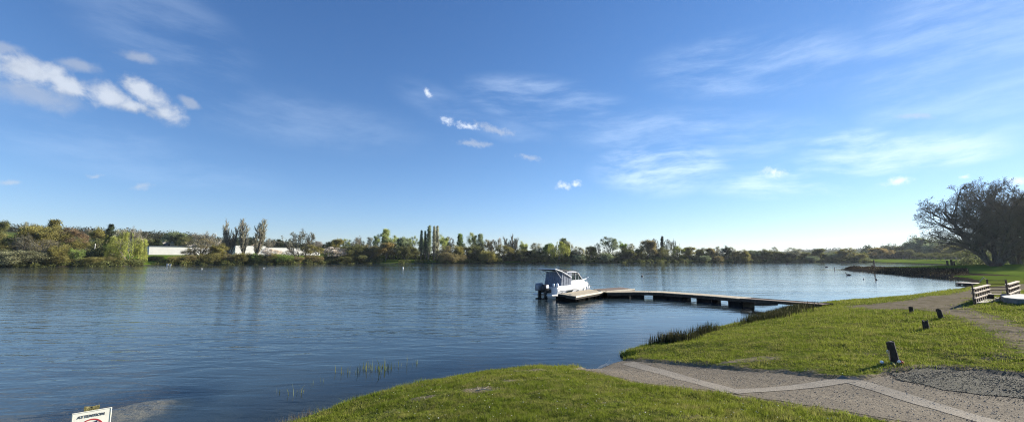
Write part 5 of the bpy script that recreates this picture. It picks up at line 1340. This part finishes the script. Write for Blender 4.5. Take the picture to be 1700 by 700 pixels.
faint = vmax([blob(*c, warp=WAE) for c in [(236,309,26,9,8),(18,304,28,6,0),(157,291,18,6,0),(788,239,40,9,-5),(820,214,50,9,-14),(1520,193,50,8,-3),(880,262,30,6,-10)]])
faint = n.ramp(n.math('ADD', faint, n.math('MULTIPLY', n.math('SUBTRACT', nbs, .5), 1.6)), .05, 1.0, 0, .42)
# cirrus: stretched, warped noise inside broad soft areas
def streak(rot, s, sx, sy, seed, warp=.06):
    wp = n('TexNoise'); wp.inputs['Scale'].default_value = 3.5; wp.inputs['Detail'].default_value = 3; n.l.new(AE, wp.inputs['Vector'])
    va = n('VectorMath', operation='MULTIPLY_ADD'); n.l.new(wp.outputs['Color'], va.inputs[0]); va.inputs[1].default_value = (warp,warp,0); n.l.new(AE, va.inputs[2])
    mp = n('Mapping', i_Vector=va.outputs[0]); mp.inputs['Location'].default_value = (seed, seed*.7, 0); mp.inputs['Rotation'].default_value = (0,0,R(-rot)); mp.inputs['Scale'].default_value = (sx,sy,1)
    return n.noise(mp.outputs[0], s, 7, .62)
s1 = streak(8, 4, 1, 5, 1.3); s2 = streak(-22, 3.5, 1, 4, 4.1); s3 = streak(3, 9, 1, 4, 8.2, .1)
def area(cs): return n.math('MAXIMUM', vmax([blob(*c) for c in cs]), 0.0)
ciA = area([(1095,278,150,58,3),(1460,262,290,44,9),(1320,300,260,36,4),(1400,240,110,30,12),(1570,258,160,26,8)])
ciA = n.math('MULTIPLY', n.ramp(n.math('ADD', s1, n.math('MULTIPLY', s3, .6)), .62, 1.05), n.ramp(ciA, 0, .6))
ciB = area([(1600,90,380,150,12),(1250,110,300,70,8),(1560,200,220,60,0),(900,170,170,50,-5),(1150,230,330,60,0)])
ciB = n.math('MULTIPLY', n.ramp(n.math('ADD', s1, n.math('MULTIPLY', s3, .35)), .52, 1.02), n.ramp(ciB, 0, .5, 0, .46))
ciC = area([(280,60,220,110,-35),(500,200,260,60,-8),(200,250,320,60,-12),(735,175,110,36,-22),(840,215,130,26,-14)])
ciC = n.math('MULTIPLY', n.ramp(n.math('ADD', s2, n.math('MULTIPLY', s3, .35)), .5, 1.0), n.ramp(ciC, 0, .6, 0, .2))
ci = n.math('MAXIMUM', ciA, n.math('MAXIMUM', ciB, ciC))
def comp(k):
    sx_ = n('SeparateXYZ'); n.l.new(hs.outputs[0], sx_.inputs[0]); cx_ = n('CombineXYZ')
    for i in range(3): n.set(cx_.inputs[i], n.math('DIVIDE', n.math('MULTIPLY', sx_.outputs[i], 1.04), n.math('ADD', n.math('MULTIPLY', sx_.outputs[i], k), 1.0)))
    return cx_.outputs[0]
hz = n.mix(n.ramp(el, .0, .30), (.90,1.0,1.10), (1,1,1)); base = n.mix(1.0, comp(.036), hz, 'MULTIPLY')
col = n.mix(n.math('MULTIPLY', ci, .62), base, CIRRUS)
shade = n.ramp(n.math('ADD', nb2, n.math('MULTIPLY', cum, .35)), .35, .85)
col = n.mix(faint, col, tuple(c*.8 for c in CLOUD))
col = n.mix(soft, col, tuple(c*.72 for c in CLOUD))
ccol = n.mix(shade, tuple(c*.62 for c in CLOUD), tuple(c*.95 for c in CLOUD))
col = n.mix(n.math('MULTIPLY', cumd, .74), col, ccol)
col = n.mix(small, col, tuple(c*1.25 for c in CLOUD))
bg = n('Background', i_Color=col); bg.inputs['Strength'].default_value = SKYSTR
n('OutputWorld', i_Surface=bg)

sl_ = bpy.data.lights.new('sun', 'SUN'); sl_.energy = SUNSTR; sl_.angle = R(.53); sl_.color = (1, .93, .82)
so = bpy.data.objects.new('sun', sl_); C.objects.link(so)
dirs = Vector((math.sin(SUN_AZ)*math.cos(SUN_EL), math.cos(SUN_AZ)*math.cos(SUN_EL), math.sin(SUN_EL)))
so.rotation_euler = dirs.to_track_quat('Z', 'Y').to_euler(); so.location = (60, 40, 60)

if HAZE:
    m = bpy.data.materials.new('haze_mat'); m.use_nodes = True; m.node_tree.nodes.clear(); n = NT(m.node_tree)
    pv = n('VolumePrincipled'); pv.inputs['Density'].default_value = HAZE; pv.inputs['Color'].default_value = (.80,.88,1,1); pv.inputs['Anisotropy'].default_value = .3
    n.l.new(pv.outputs[0], n('OutputMaterial').inputs['Volume'])
    hb = MB(); hb.box((0,0,19.5),(5300,5300,45)); o = hb.build('haze', m); tag(o, kind='stuff')

cam = bpy.data.cameras.new('camera'); cam.sensor_width = 36; cam.sensor_fit = 'HORIZONTAL'; cam.lens = 36*F/1700; cam.clip_end = 20000; cam.clip_start = .05
co = bpy.data.objects.new('camera', cam); C.objects.link(co); co.location = (0,0,CAMZ); co.rotation_euler = (R(90)+PITCH, 0, 0)
sc.camera = co
sc.view_settings.view_transform = 'Standard'; sc.view_settings.look = 'None'; sc.view_settings.gamma = 1; sc.view_settings.exposure = EXPO
sc.cycles.max_bounces = 6; sc.cycles.diffuse_bounces = 3; sc.cycles.glossy_bounces = 3; sc.cycles.transmission_bounces = 3; sc.cycles.transparent_max_bounces = 6; sc.cycles.volume_bounces = 0
sc.cycles.use_denoising = DENO; sc.cycles.filter_width = 1.1; sc.cycles.denoiser = 'OPENIMAGEDENOISE'; sc.cycles.denoising_input_passes = 'RGB_ALBEDO_NORMAL'; sc.cycles.denoising_prefilter = 'NONE'
